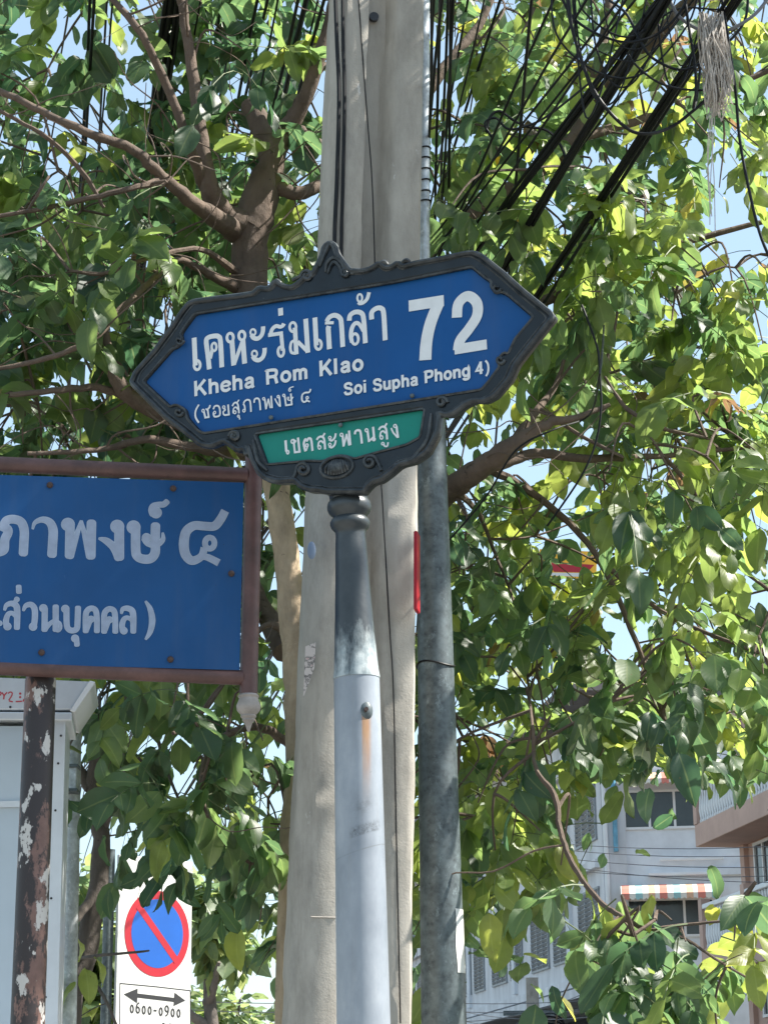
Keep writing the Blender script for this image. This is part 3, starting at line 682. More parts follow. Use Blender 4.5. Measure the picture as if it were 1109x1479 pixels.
def lane_line2(T):
    T.view(0, 830, .2074)
    T.dot(-2, 340, 15)
    T.S([(32, 248), (45, 215), (80, 202), (112, 218), (120, 260), (118, 372)], [8, 22, 30, 34, 34, 30], True); T.dot(117, 174, 15); T.L([(115, 180), (92, 208)], [20, 24]); T.S([(110, 295), (85, 270), (57, 278), (42, 320), (45, 360)], [14, 22, 26, 30, 30], True); T.dot(52, 362, 23)
    T.L([(130, 85), (132, 122)], 28, True)
    T.S([(162, 252), (180, 218), (215, 210), (240, 238), (243, 300), (235, 365)], [8, 24, 30, 32, 32, 30], True); T.dot(230, 364, 24)
    T.dot(302, 235, 24); T.L([(312, 240), (310, 385)], 32, True); T.S([(310, 385), (345, 345), (385, 322), (410, 345)], [28, 22, 18, 20]); T.L([(388, 225), (388, 385)], 32, True); T.ring(402, 362, 18, 28, 19)
    T.dot(455, 240, 24); T.S([(463, 245), (465, 350), (480, 383), (510, 391), (535, 375), (540, 330), (543, 233)], 31, True)
    T.dot(523, 446, 23); T.L([(532, 450), (536, 490)], 28, True)
    for dx, dy in ((0, 0), (128, 4)):
        T.S([(597 + dx, 395 + dy), (597 + dx, 285 + dy), (612 + dx, 248 + dy), (640 + dx, 236 + dy), (666 + dx, 252 + dy), (674 + dx, 300 + dy), (675 + dx, 395 + dy)], 30, True); T.dot(634 + dx, 312 + dy, 20); T.L([(630 + dx, 318 + dy), (604 + dx, 385 + dy)], [22, 24])
    T.S([(845, 272), (855, 242), (888, 236), (920, 254), (928, 300), (928, 398)], [8, 22, 30, 34, 34, 30], True); T.S([(918, 322), (890, 302), (864, 312), (850, 350), (854, 392)], [14, 22, 26, 30, 30], True); T.dot(862, 392, 22)
    T.S([(1012, 185), (1045, 240), (1060, 320), (1045, 400), (1012, 455)], [5, 28, 36, 28, 5])
for ln in (lane_line1, lane_line2):
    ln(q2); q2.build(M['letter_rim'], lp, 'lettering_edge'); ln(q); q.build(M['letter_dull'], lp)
def lpt(px, py, h=0): return LP.pt(*LP.loc(px, py), h)
tb = MB()
tb.tube([lpt(-170, 660, -.02), lpt(358, 684, -.02)], 11.5 * pxm(200, 672, YL), 16)
tb.tube([lpt(-170, 955, -.02), lpt(352, 977, -.02)], 11.5 * pxm(200, 965, YL), 16)
tb.tube([lpt(-168, 650, -.02), lpt(-168, 965, -.02)], 11.5 * pxm(200, 965, YL), 16)
tb.tube([lpt(368, 655, -.02), lpt(360, 1002, -.02)], 13 * pxm(365, 820, YL), 18)
tb.build('pipe_frame', M['rust_frame'], lane_sign, smooth=True)
fb = lpt(360, 1001, -.02); k = pxm(360, 1030, YL); fax = (lpt(360, 1050, -.02) - fb).normalized()
MB().lathe(fb, fax, [(13 * k, 0), (16 * k, 3 * k), (14 * k, 6 * k), (15 * k, 10 * k), (18 * k, 17 * k), (17 * k, 24 * k), (13 * k, 29 * k), (11 * k, 31 * k), (12 * k, 33 * k), (9 * k, 37 * k), (9.5 * k, 39 * k), (6 * k, 43 * k), (4 * k, 48 * k), (1.5 * k, 56 * k)], 24).build('drop_finial', mat_simple('weathered_grey_paint', (.3, .27, .25), .7, var=.3, scale=20), lane_sign, smooth=True)
def legpost(x0, y0, x1, y1, name):
    a, bq = P(x0, y0, YL + .04), P(x1, y1, YL + .04); ax = (bq - a).normalized(); ft = a - ax * (a.z / ax.z) + Vector((0, 0, PAVE))
    rr = 26 * pxm(x0, y0, YL)
    o = MB().lathe(ft, ax, [(rr * 1.02, 0), (rr * .97, (bq - ft).length * .55), (rr * .9, (bq - ft).length - .02), (rr * .8, (bq - ft).length)], 32).build(name, M['rust_post'], lane_sign, smooth=True)
    return ft
legpost(40, 1479, 59, 974, 'post')
for i, p in enumerate(((72, 701), (250, 706), (334, 829), (60, 943), (246, 953))):
    o = MB().ball(lpt(p[0], p[1], .004), (.010, .010, .008), (LP.u, LP.v, LP.n), 12, 6).build('screw', M['rustdot'], lane_sign, smooth=True)

# ------------------------------------------------------------------ no parking plate
YN = 12.0
NP = Plane(P(225, 1350, YN), R(47))
nb = P(225, 1479, YN); nb.z = PAVE
nop = empty('no_parking_sign', nb, 'white plate with blue and red no parking disc and a double arrow below', 'traffic sign')
npan = [(173, 1236), (279, 1247), (276, 1600), (160, 1590)]
c = NP.loc(227, 1349); ul = NP.loc(172, 1262)[0]; ur = NP.loc(278, 1262)[0]; top_ = NP.loc(225, 1240)[1]
npan = chaikin([(ul, top_), (ur, top_), (ur, top_ - 1.62), (ul, top_ - 1.62)])
plate = MB().prism([(ul, top_), (ur, top_), (ur, top_ - 1.62), (ul, top_ - 1.62)], NP, -.02, 0).build('plate', M['white_plate'], nop, bevel=.004)
def disc(name, r, h, mat):
    return MB().prism([(c[0] + r * math.cos(2 * math.pi * i / 48), c[1] + r * math.sin(2 * math.pi * i / 48)) for i in range(48)], NP, 0.0005, h).build(name, mat, plate)
rr = abs(NP.loc(227, 1287)[1] - c[1])
disc('red_ring', rr, .002, M['red']); disc('blue_disc', rr * .8, .003, M['nopark_blue'])
s_ = math.sin(R(45))
bar = rr * .86; bw = rr * .085
MB().prism([(c[0] - bar * s_ - bw * s_, c[1] + bar * s_ - bw * s_), (c[0] - bar * s_ + bw * s_, c[1] + bar * s_ + bw * s_), (c[0] + bar * s_ + bw * s_, c[1] - bar * s_ + bw * s_), (c[0] + bar * s_ - bw * s_, c[1] - bar * s_ - bw * s_)], NP, .002, .004).build('red_bar', M['red'], plate)
T = Strokes(NP, .0015); T.view(140, 1220, .17510)
T.L([(185, 1700), (190, 1148), (480, 1175), (770, 1208), (772, 1700)], 8)
T.L([(330, 1248), (640, 1285)], 34); 
ar = MB()
for tri in (((222, 1237), (335, 1190), (330, 1310)), ((728, 1290), (640, 1225), (632, 1335))):
    ar.prism([T.l2(*p) for p in tri], NP, .0012, .0022)
T.build(M['black'], plate, 'box_outline'); T.word('0600-0900', (187, 1463.5), (260, 1470.5), 16, .13, (.0, -1))
T.build(M['black'], plate); LAT['2'] = (.52, [('S', [(.1, .7), (.16, .9), (.27, .95), (.4, .88), (.42, .68), (.3, .4), (.12, .05)]), ('L', [(.08, .05), (.44, .05)])])
T.word('00', (232, 1490), (248, 1491.5), 16, .13, (.0, -1))
T.build(M['black'], plate); ar.build('arrow', M['black'], plate)
pk = MB().tube([NP.pt(ul - .02, top_ - 1.75, -.06), NP.pt(ul - .02, top_ + .03, -.06)], .03, 12)
pp = NP.pt((ul + ur) / 2, top_ - 1.7, -.07)
pk.tube([Vector((pp.x, pp.y, PAVE)), NP.pt((ul + ur) / 2, top_ - .02, -.07)], .035, 12)
pk.build('post', M['galv_dark'], nop, smooth=True)

# ------------------------------------------------------------------ yellow sign far behind the leaves
YPl = Plane(P(822, 815, 67), R(-6))
yb = YPl.pt(0, 0, -.2); yb.z = 14.0                 # stands on the shophouse roof
ys = empty('shop_sign', yb, 'yellow and red sign board glimpsed behind the right hand leaves', 'shop sign')
def yq(a, h0, h1, name, mat): return MB().prism([YPl.loc(*p) for p in a], YPl, h0, h1).build(name, mat, ys)
yq([(779, 793), (862, 797), (861, 836), (778, 833)], -.15, 0, 'board', M['yellow'])
yq([(790, 811), (858, 816), (848, 827), (800, 826)], .001, .01, 'red_band', M['red'])
yq([(782, 827), (858, 828), (858, 834), (782, 831)], .001, .009, 'white_band', M['white_plate'])
for px_ in (792, 848):
    yc = YPl.pt(*YPl.loc(px_, 832), -.2)
    MB().tube([Vector((yc.x, yc.y, 14.0)), yc + Vector((0, 0, .3))], .045, 8).build('post', M['galv_dark'], ys, smooth=True)
# ------------------------------------------------------------------ tall concrete utility pole
YC = 6.55
def xw(px, py): return P(px, py, YC)
cb, ct = P(500, 1479, YC), P(543, 0, YC)
cax = (ct - cb).normalized()
cfoot = cb - cax * ((cb.z - PAVE) / cax.z)
pole = empty('concrete_pole', cfoot, 'tall grey grooved concrete utility pole behind the street name sign', 'utility pole')
wb, wt = 178 * pxm(505, 1479, YC), 130 * pxm(546, 0, YC)
Lb = (cb - cfoot).length; Lt = (ct - cfoot).length
def wid(h): return wb + (wt - wb) * (h - Lb) / (Lt - Lb)
# plan section, unit width; -y faces the street
sec = [(-.5, .36), (-.494, -.06), (-.485, -.11), (-.375, -.335), (-.34, -.362), (-.14, -.37), (-.112, -.355), (-.10, -.10), (-.08, -.02), (.05, -.01), (.10, -.05), (.17, -.29), (.22, -.345), (.43, -.36), (.475, -.34), (.5, -.28), (.5, .36), (.2, .37), (.12, .2), (-.1, .2), (-.16, .37)]
yawC = R(9)
cu_, cv_ = Vector((math.cos(yawC), math.sin(yawC), 0)), Vector((-math.sin(yawC), math.cos(yawC), 0))
vs = []; fs = []; nseg = 200; jit_ = [0.0] * len(sec); top_h = Lt + 4.2; ns = len(sec)
for i in range(nseg + 1):
    h = top_h * i / nseg; w = wid(h); c_ = cfoot + cax * h
    dpt = .30 + .0 * h
    for k_, (a, b_) in enumerate(sec):
        jit_[k_] = .6 * jit_[k_] + rnd.gauss(0, .0012) + (rnd.choice((-1, 1)) * .004 if rnd.random() < .02 else 0)
        vs.append(c_ + cu_ * (a * w + jit_[k_]) + cv_ * (b_ * (w * .74) + jit_[k_] * .6))
for i in range(nseg):
    for k in range(ns):
        l = (k + 1) % ns; fs.append((i * ns + k, i * ns + l, (i + 1) * ns + l, (i + 1) * ns + k))
tri = tessellate_polygon([[Vector((a, b_, 0)) for a, b_ in sec]])
fs += [tuple(t) for t in tri] + [tuple(nseg * ns + i for i in t) for t in tri]
MB().add(vs, fs).build('shaft', M['concrete'], pole, smooth=True)
def on_pole(px, py, off=-.0):           # point on the front of the pole
    q_ = P(px, py, YC); h = (q_ - cfoot).dot(cax); w = wid(h); c_ = cfoot + cax * h
    d = ray(px, py); n_ = -cv_; o_ = c_ - cv_ * (.36 * w * .74 - off)
    t = (o_ - EYE).dot(n_) / d.dot(n_); return EYE + d * t
for (px, py, r_) in ((544, 10, .017), (497, 388, .016)):
    MB().tube([on_pole(px, py) + cv_ * .06, on_pole(px, py) - cv_ * .002 + cv_ * (.075 if px > 520 else 0)], r_, 14).build('hole_shade_plug', M['black'], pole)  # black plug stands in for the shade inside each hole
pp_ = MB(); 
a, b_, c_, d_ = [on_pole(x, y, -.002) for x, y in ((441, 934), (456, 928), (454, 965), (438, 1008))]
pp_.add([a, b_, c_, d_, a - cv_ * .001, b_ - cv_ * .001, c_ - cv_ * .001, d_ - cv_ * .001], [(0, 1, 2, 3), (7, 6, 5, 4), (0, 4, 5, 1), (1, 5, 6, 2), (2, 6, 7, 3), (3, 7, 4, 0)])
t_ = NT('torn_paper'); pc = t_.ramp(t_.noise(45, 5, .7), [(.5, (.55, .5, .48)), (.56, (.05, .05, .05)), (.62, (.55, .5, .48)), (.72, (.5, .1, .12))]); pp_.build('torn_paper', t_.set(pc, .8), pole)
MB().ball(on_pole(450, 795), (.014, .005, .03)).build('blue_tag', mat_simple('blue_grey_tag', (.2, .26, .36), .5), pole, smooth=True)
wr = MB()
for h0_, px0, px1 in ((1325, 449, 500),):
    wr.tube([on_pole(449, 1325) - cv_ * .003, on_pole(485, 1326) - cv_ * .003], .0018, 6)
wr.build('tie_band', M['twine'], pole)
# cables strapped to the pole
def pole_cable(pts, r_, lab):
    q_ = catmull([on_pole(x, y) - cv_ * (r_ + .001 + o) for x, y, o in pts], n=5)
    o_ = MB().tube(q_, r_, 8).build('pole_cable', M['cable'], None, smooth=True)
    return tag(o_, lab, 'cable', 'cables clipped to the concrete pole')
pole_cable([(482, -60, 0), (486, 60, .0), (489, 140, .002), (486, 260, 0), (483, 330, 0), (482, 420, 0), (478, 600, 0)], .007, 'thick black cable running down the left edge of the concrete pole')
pole_cable([(494, -60, .003), (495, 60, .0), (497, 140, .002), (495, 260, 0), (493, 330, 0), (492, 420, 0), (490, 600, 0)], .006, 'second black cable just right of the thick one on the concrete pole')
pole_cable([(515, -40, 0), (522, 60, -.0), (531, 180, 0), (537, 260, 0), (541, 380, 0), (546, 620, 0), (553, 740, 0), (562, 900, 0), (568, 1000, 0), (572, 1200, 0), (578, 1479, 0)], .0022, 'thin dark wire down the groove of the concrete pole')
# ------------------------------------------------------------------ dark galvanised post right of it
YG = 6.75
ga, gb = P(641, 1479, YG), P(621, 600, YG); gax = (gb - ga).normalized(); gf = ga - gax * ((ga.z - PAVE) / gax.z)
gp_ = empty('steel_post', gf, 'weathered dark grey steel post just right of the concrete pole', 'post')
ra, rb2 = 33 * pxm(641, 1479, YG), 21.5 * pxm(621, 620, YG)
lenb = (gb - gf).length; lena = (ga - gf).length
rf = ra + (ra - rb2) * lena / (lenb - lena)
MB().lathe(gf, gax, [(rf + .05, 0), (rf + .05, .02), (rf, .025), (ra, lena), (rb2, lenb), (rb2 * .96, lenb + .25), (rb2 * .8, lenb + .27)], 36).build('shaft', M['galv_dark'], gp_, smooth=True)
def on_g(px, py, out=.0):
    h = (P(px, py, YG) - gf).dot(gax); rr_ = ra + (rb2 - ra) * (h - lena) / (lenb - lena)
    return gf + gax * h, rr_ + out
st_ = MB(); vsx = []
for j in range(13):
    py = 1315 + (1407 - 1315) * j / 12
    c_, rr_ = on_g(660, py, .0015)
    for i in range(7):
        an = R(-52 + 48 * i / 6 + 2 * math.sin(j * .7))
        vsx.append(c_ + Vector((math.cos(an), math.sin(an), 0)) * rr_)
st_.add(vsx, [(j * 7 + i, j * 7 + i + 1, j * 7 + i + 8, j * 7 + i + 7) for j in range(12) for i in range(6)]).build('sticker', M['white_plate'], gp_, smooth=True, fix=False)
bnd = MB(); c_, rr_ = on_g(628, 962, .003)
bnd.tube([c_ + Vector((math.cos(t) * rr_, math.sin(t) * rr_, .008 * math.sin(t * 2))) for t in [2 * math.pi * i / 28 for i in range(28)]], .003, 6, closed=True)
bnd.build('tie_wire', M['cable'], gp_, smooth=True)
ra_, rb_ = P(602, 770, 6.42), P(602, 884, 6.42)
bx = Vector((.16, .985, 0)).normalized(); by = Vector((.985, -.16, 0)).normalized()
rd = MB().box((ra_ + rb_) / 2 + bx * .0, (.03, .0065, (ra_ - rb_).length / 2), (bx, by, (ra_ - rb_).normalized()))
rdo = rd.build('red_plate', M['red'], None, bevel=.004)
c0_ = (ra_ + rb_) / 2; rdo.data.transform(Matrix.Translation(-c0_)); rdo.location = c0_
tag(rdo, 'narrow red plate seen edge on between the concrete pole and the grey steel post', 'sign')
# pale conduit above the sign, behind the concrete pole
cq = [P(612, y, 6.9) for y in (-60, 120, 260, 420, 640)]
cdo = MB().tube(cq, .022, 14)
tag(cdo.build('conduit', M['galv_light'], None, smooth=True), 'pale conduit with black ties peeping out right of the concrete pole above the sign', 'pipe')
cd = col.objects['conduit']
tm = MB()
for y in (215, 230, 246, 262, 278, 292):
    c_ = P(612, y, 6.9); tm.tube([c_ + Vector((math.cos(t) * .024, math.sin(t) * .024, .004 * math.cos(t))) for t in [2 * math.pi * i / 16 for i in range(16)]], .003, 5, closed=True)
tm.build('cable_tie', M['cable'], cd, smooth=True)

# ------------------------------------------------------------------ white light box with sloped head (left)
YB = 6.6
BX = Plane(P(70, 1250, YB), R(6), R(.5))
bb = P(30, 1479, YB); bb.z = PAVE
box_ = empty('light_box', bb, 'white metal framed cabinet with milky panel and red letters on its head', 'cabinet')
def bq(px, py, h=0): return BX.pt(*BX.loc(px, py), h)
bl = lambda *p: [BX.loc(*t) for t in p]
lo = BX.loc(70, 1479)[1] - 1.2
def down(px, py): x, y = BX.loc(px, py); return (x, lo)
MB().prism(bl((-160, 1048), (68, 1048)) + [down(66, 1479), down(-160, 1479)], BX, -.30, -.012).build('milky_panel', M['milky'], box_)
MB().prism(bl((76, 1040), (95, 1040)) + [down(68 + 14, 1479), down(64, 1479)], BX, -.32, .0).build('side_frame', M['alu'], box_, bevel=.003)
MB().prism(bl((-160, 1160), (76, 1156), (76, 1165), (-160, 1169)), BX, -.01, -.002).build('mid_rail', M['alu'], box_)
MB().prism(bl((-160, 1028), (104, 1030), (104, 1042), (-160, 1040)), BX, -.34, .012).build('head_rail', M['alu'], box_, bevel=.004)
MB().prism(bl((-160, 972), (134, 985), (137, 990), (104, 1026), (-160, 1026)), BX, -.36, .004).build('head', M['alu'], box_, bevel=.005)
MB().prism(bl((130, 984), (138, 986), (108, 1030), (101, 1028)), BX, -.37, .012).build('eave_trim', M['trim'], box_, bevel=.003)
T = Strokes(BX, .0048); T.view(0, 970, .1353)
T.S([(-25, 225), (0, 222), (12, 240), (-2, 262)], 14); T.L([(22, 228), (44, 262), (76, 226)], 14); T.L([(46, 258), (40, 302)], 15)
T.S([(88, 240), (108, 224), (130, 232), (126, 262), (94, 312)], 13); T.L([(96, 318), (138, 328)], 14); T.dot(216, 240, 13); T.dot(216, 278, 12); T.L([(168, 326), (236, 322)], 15)
T.S([(246, 326), (262, 300), (290, 306), (316, 300)], 15); T.dot(-20, 300, 10)
T.build(M['redletter'], box_)
for x, y in ((88, 1063), (84, 1103), (80, 1171), (74, 1298), (66, 1441)):
    MB().ball(bq(x, y, .001), (.004, .004, .003), (BX.u, BX.v, BX.n), 8, 5).build('rivet', M['black'], box_)
for x in (15,):
    MB().ball(bq(x, 1022, .006), (.004, .004, .003), (BX.u, BX.v, BX.n), 8, 5).build('rivet', M['black'], box_)
# pale pipe post behind the light box
yp = 8.2
pa_, pb_ = P(97, 1479, yp), P(104, 1100, yp); pf = pa_ - (pb_ - pa_) * (pa_.z / (pb_ - pa_).z) + Vector((0, 0, PAVE))
ppost = empty('pipe_post', pf, 'pale grey pipe post partly hidden behind the white cabinet', 'post')
MB().tube([pf, pb_ + (pb_ - pa_) * .25], .036, 16).build('shaft', M['galv_light'], ppost, smooth=True)
jb = P(102, 1126, yp - .06)
MB().box(jb, (.028, .03, .045)).build('clamp_box', M['galv_light'], ppost, bevel=.004)
for dz in (-.048, .048): MB().box(jb + Vector((0, 0, dz)), (.034, .045, .006)).build('clamp_band', M['galv_dark'], ppost, bevel=.002)
# ------------------------------------------------------------------ shophouse block on the right (about 60 m off)
UZ = Vector((0, 0, 1))
YF = 60.0
C0 = P(877, 1300, YF); C0.z = 0                    # corner at ground
EU = Vector((math.cos(R(-6)), math.sin(R(-6)), 0)).normalized()    # end wall direction, to the right
EN = Vector((EU.y, -EU.x, 0))                      # end wall normal (to the camera)
def zat(px, py, pt):                                # height on a vertical line through pt
    d = ray(px, py); return EYE.z + d.z * (pt.y / d.y)
BL = 44.0; ZT = 13.6
blk = empty('shophouse_block', C0, 'pale blue grey shophouse block with louvred windows and a striped awning', 'building')
EW = 13.0
# end wall and street wall as solid volumes 0.25 m thick, roof slab on top
MB().box(C0 + EU * (EW / 2) - EN * .15 + UZ * (ZT / 2), (EW / 2, .15, ZT / 2), (EU, -EN, UZ)).build('end_wall', M['plaster'], blk)
MB().box(C0 + SD * (BL / 2 + .31) + (-SN) * .15 + UZ * (5.35 + (ZT - 5.35) / 2), (.15, BL / 2, (ZT - 5.35) / 2), (-SN, SD, UZ)).build('street_wall', M['plaster_side'], blk)
MB().box(C0 + SD * (BL / 2 + .31) - SN * 3.0 + UZ * 2.6, (.15, BL / 2, 2.6), (-SN, SD, UZ)).build('shop_front', M['dark_glass'], blk)
MB().box(C0 + SD * (BL / 2) - SN * 6 + UZ * (ZT + .2), (6.9, BL / 2 + .6, .2), (-SN, SD, UZ)).build('roof', M['tile'], blk)
MB().box(C0 + SD * (BL / 2 + .4) - SN * 1.4 + UZ * 5.2, (1.75, BL / 2, .14), (-SN, SD, UZ)).build('soffit', M['plaster_side'], blk)
def wframe(o, u, n, w, h, depth=.06, panes=3, louvre=False, name='window', parent=None, pane_m=None):
    """window with its lower left corner at o on a wall (u right, n outwards)"""
    f = MB(); t = .07
    for (a, b_, ww, hh_) in [(w / 2, -t / 2, w / 2 + t, t / 2), (w / 2, h + t / 2, w / 2 + t, t / 2)] + [(w * i / panes, h / 2, t / 2 * (1 if 0 < i < panes else 1.2), h / 2) for i in range(panes + 1)]:
        f.box(o + u * a + UZ * b_ + n * depth / 2, (ww, depth / 2, hh_), (u, n, UZ))
    fo = f.build(name, M['trim'] if not louvre else M['shutter'], parent)
    MB().box(o + u * w / 2 + UZ * h / 2 + n * .008, (w / 2, .006, h / 2), (u, n, UZ)).build('pane', pane_m or M['dark_glass'], fo)
    if louvre:
        l_ = MB(); k = int(h / .13)
        for i in range(k):
            l_.box(o + u * w / 2 + UZ * (h * (i + .5) / k) + n * .035, (w / 2, .022, .05), (u, (n - UZ * .8).normalized(), (UZ + n * .8).normalized()))
        l_.build('louvre', M['shutter'], fo)
    return fo
def ew(px, py):                                     # pixel on the end wall -> (along, height)
    d = ray(px, py); t = (C0 - EYE).dot(EN) / d.dot(EN); q_ = EYE + d * t
    return (q_ - C0).dot(EU), q_.z
a0, z0 = ew(902, 1196); a1, z1 = ew(1009, 1143)
wframe(C0 + EU * a0 + UZ * z0, EU, EN, a1 - a0, z1 - z0, panes=3, parent=blk)
a0, z0 = ew(905, 1352); a1, z1 = ew(1030, 1300)
wframe(C0 + EU * a0 + UZ * z0, EU, EN, a1 - a0, z1 - z0, panes=3, parent=blk)
# pilaster and floor bands
MB().box(C0 + EU * .3 + EN * .06 + UZ * (ZT / 2), (.3, .06, ZT / 2), (EU, EN, UZ)).build('pilaster', M['plaster_side'], blk)
for py in (1262,):
    _, zz_ = ew(950, py); MB().box(C0 + EU * (EW / 2 + .6) + EN * .05 + UZ * zz_, (EW / 2 - .6, .05, .09), (EU, EN, UZ)).build('floor_band', M['plaster'], blk)
for (x0, x1, py) in ((952, 1045, 1243), (936, 1030, 1264.5)):
    a0, z0 = ew(x0, py); a1, _ = ew(x1, py)
    MB().box(C0 + EU * (a0 + a1) / 2 + EN * .14 + UZ * z0, ((a1 - a0) / 2, .04, .045), (EU, EN, UZ)).build('tube_light', M['trim'], blk, bevel=.02)
# striped awnings
def m_awning():
    t = NT('striped_awning'); tc = t.n('ShaderNodeTexCoord'); vm = t.n('ShaderNodeVectorMath', operation='DOT_PRODUCT'); t.l(tc.outputs['Object'], vm.inputs[0]); vm.inputs[1].default_value = tuple(EU)
    mm = t.n('ShaderNodeMath', operation='MULTIPLY'); t.l(vm.outputs['Value'], mm.inputs[0]); mm.inputs[1].default_value = 1 / 1.06
    fr = t.n('ShaderNodeMath', operation='FRACT'); t.l(mm.outputs[0], fr.inputs[0])
    r_ = t.n('ShaderNodeValToRGB'); r_.color_ramp.interpolation = 'CONSTANT'; e = r_.color_ramp.elements
    for i in range(4): e.new(.5)
    for x, (p_, c_) in zip(e, [(0, (.62, .2, .15)), (.2, (.72, .68, .6)), (.36, (.3, .5, .5)), (.55, (.72, .68, .6)), (.7, (.65, .4, .26)), (.88, (.74, .7, .64))]): x.position = p_; x.color = (*c_, 1)
    t.l(fr.outputs[0], r_.inputs[0]); return t.set(r_.outputs[0], .7)
MAW = m_awning()
def awning(x0, x1, ytop, ybot, out):
    a0, zt = ew(x0, ytop); a1, _ = ew(x1, ytop); _, zb = ew(x0, ybot)
    prof_ = [(0, zt), (out * .45, zt - (zt - zb) * .12), (out * .8, zt - (zt - zb) * .36), (out, zt - (zt - zb) * .65)]
    m_ = MB(); vv = []; n_ = 36; pr = prof_ + [(out + .005, zb)]
    for i in range(n_ + 1):
        a_ = a0 + (a1 - a0) * i / n_
        for j, (o, z_) in enumerate(pr):
            zz_ = z_ + (.05 * abs(math.sin(i * math.pi / 2)) if j == len(pr) - 1 else 0)
            vv.append(C0 + EU * a_ + EN * (o + .02) + UZ * zz_)
    k = len(pr); ff = [(i * k + j, i * k + j + 1, (i + 1) * k + j + 1, (i + 1) * k + j) for i in range(n_) for j in range(k - 1)]
    ff += [tuple(range(k)), tuple(n_ * k + j for j in range(k))]
    o_ = m_.add(vv, ff).build('awning', MAW, None, smooth=False)
    c_ = C0 + EU * a0 + UZ * zt; o_.data.transform(Matrix.Translation(-c_)); o_.parent = blk; o_.location = c_ - C0
    sol = o_.modifiers.new('thick', 'SOLIDIFY'); sol.thickness = .03
awning(897, 1036, 1281, 1306, .9); awning(900, 1012, 1118, 1141, .9)
# drain pipes
for px, m_ in ((870, 'trim'), (884, 'pipe_blue')):
    a_, zt = ew(px, 1100); _, zb = ew(px, 1232 if m_ == 'pipe_blue' else 1479)
    MB().tube([C0 + EU * a_ + EN * .2 + UZ * zb, C0 + EU * a_ + EN * .2 + UZ * zt], .07, 10).build('drain_pipe', M[m_], blk, smooth=True)
# street wall windows
OUT = SN
def sw(px, py):
    d = ray(px, py); t = (C0 - EYE).dot(SN) / d.dot(SN); q_ = EYE + d * t
    return (q_ - C0).dot(SD), q_.z
for row, (zb, zt) in enumerate(((6.35, 8.05), (9.55, 11.1))):
    s = .9
    i = 0
    while s < 40:
        w_ = 2.5 if i % 2 == 0 else 1.9
        o_ = C0 + SD * (s + w_) + UZ * zb + SN * .0
        wframe(o_, -SD, SN, w_, zt - zb, panes=3 if w_ > 2 else 2, louvre=True, parent=blk, pane_m=M['dark_glass'])
        s += w_ + (.8 if i % 2 else 1.6); i += 1
for z_ in (5.55, 8.75, 12.0):
    MB().box(C0 + SD * (BL / 2 + .4) + SN * .1 + UZ * z_, (.1, BL / 2 - .1, .12), (SN, SD, UZ)).build('floor_band', M['plaster_side'], blk)
for s in (4.6, 13, 21.5, 30):
    MB().box(C0 + SD * s + SN * .06 + UZ * 9.2, (.06, .22, 3.4), (SN, SD, UZ)).build('pilaster', M['plaster'], blk)
# ground floor canopy
MB().box(C0 + SD * 15 + SN * .9 + UZ * 4.55, (1.1, 14, .06), ((SN - UZ * .25).normalized(), SD, (UZ + SN * .25).normalized())).build('canopy', M['tile'], blk)

# ------------------------------------------------------------------ brown building with balconies (nearer, right edge)
YBb = 52.0
D0 = P(1077, 1300, YBb); D0.z = 0
bld = empty('balcony_building', D0, 'brown building with white balustraded balconies at the right edge', 'building')
NB = 26.0                                           # runs towards the camera
def bbox(name, s0, s1, o0, o1, za, zb, mat, bev=0):
    return MB().box(D0 - SD * (s0 + s1) / 2 + SN * (o0 + o1) / 2 + UZ * (za + zb) / 2, (abs(o1 - o0) / 2, abs(s1 - s0) / 2, abs(zb - za) / 2), (SN, SD, UZ)).build(name, mat, bld, bevel=bev)
zl = lambda py: zat(1016, py, D0)
ZR = zat(1077, 1012, D0)
bbox('wall', 0, NB, -6, 0, 0, ZR, M['brown_plaster'])
bbox('roof', -.4, NB + .8, -7, .35, ZR + .001, ZR + .35, M['tile'])
for i_, (zs, zb_) in enumerate(((zl(1192), zl(1224)), (zl(1372), zl(1410)))):
    bbox('balcony_slab', -.2, NB, .003, 1.15, zb_, zs, M['brown_plaster'], .02)
    bbox('hand_rail', -.2, NB, .96, 1.16, zs + .95, zs + 1.07, M['trim'], .02)
    bbox('end_rail', -.2, -.03, .0, .955, zs + .95, zs + 1.07, M['trim'], .02)
    bm0 = MB().lathe(Vector((0, 0, 0)), UZ, [(.05, 0), (.05, .06), (.03, .1), (.062, .3), (.05, .45), (.028, .7), (.045, .82), (.05, .95)], 8).mesh('baluster')
    bm0.materials.append(M['trim']); bm0.polygons.foreach_set('use_smooth', [True] * len(bm0.polygons))
    for q_ in [D0 - SD * (-.05 + .2 * i) + SN * 1.06 for i in range(48)] + [D0 + SD * .1 + SN * o for o in (.25, .45, .65, .85)]:
        o_ = bpy.data.objects.new('baluster', bm0); col.objects.link(o_); o_.parent = bld; o_.location = q_ + UZ * (zs + .001) - D0
    for s in (0, 3.4, 6.8, 10.2): bbox('pier', s - .2, s + .08, .94, 1.17, zs + .001, zs + 1.2, M['brown_plaster'])
for s in (.3, 3.4, 6.8):
    bbox('column', s - .2, s + .12, -.01, .12, 0, ZR - .01, M['brown_plaster'])
for zb, zt in ((zl(1300), zl(1225) - .1), (zl(1470), zl(1412) - .1), (zl(1190), zl(1100))):
    for s in (1.0, 4.4, 7.8):
        wframe(D0 - SD * s + UZ * zb + SN * .0, -SD, SN, 1.9, zt - zb, panes=3, parent=bld)
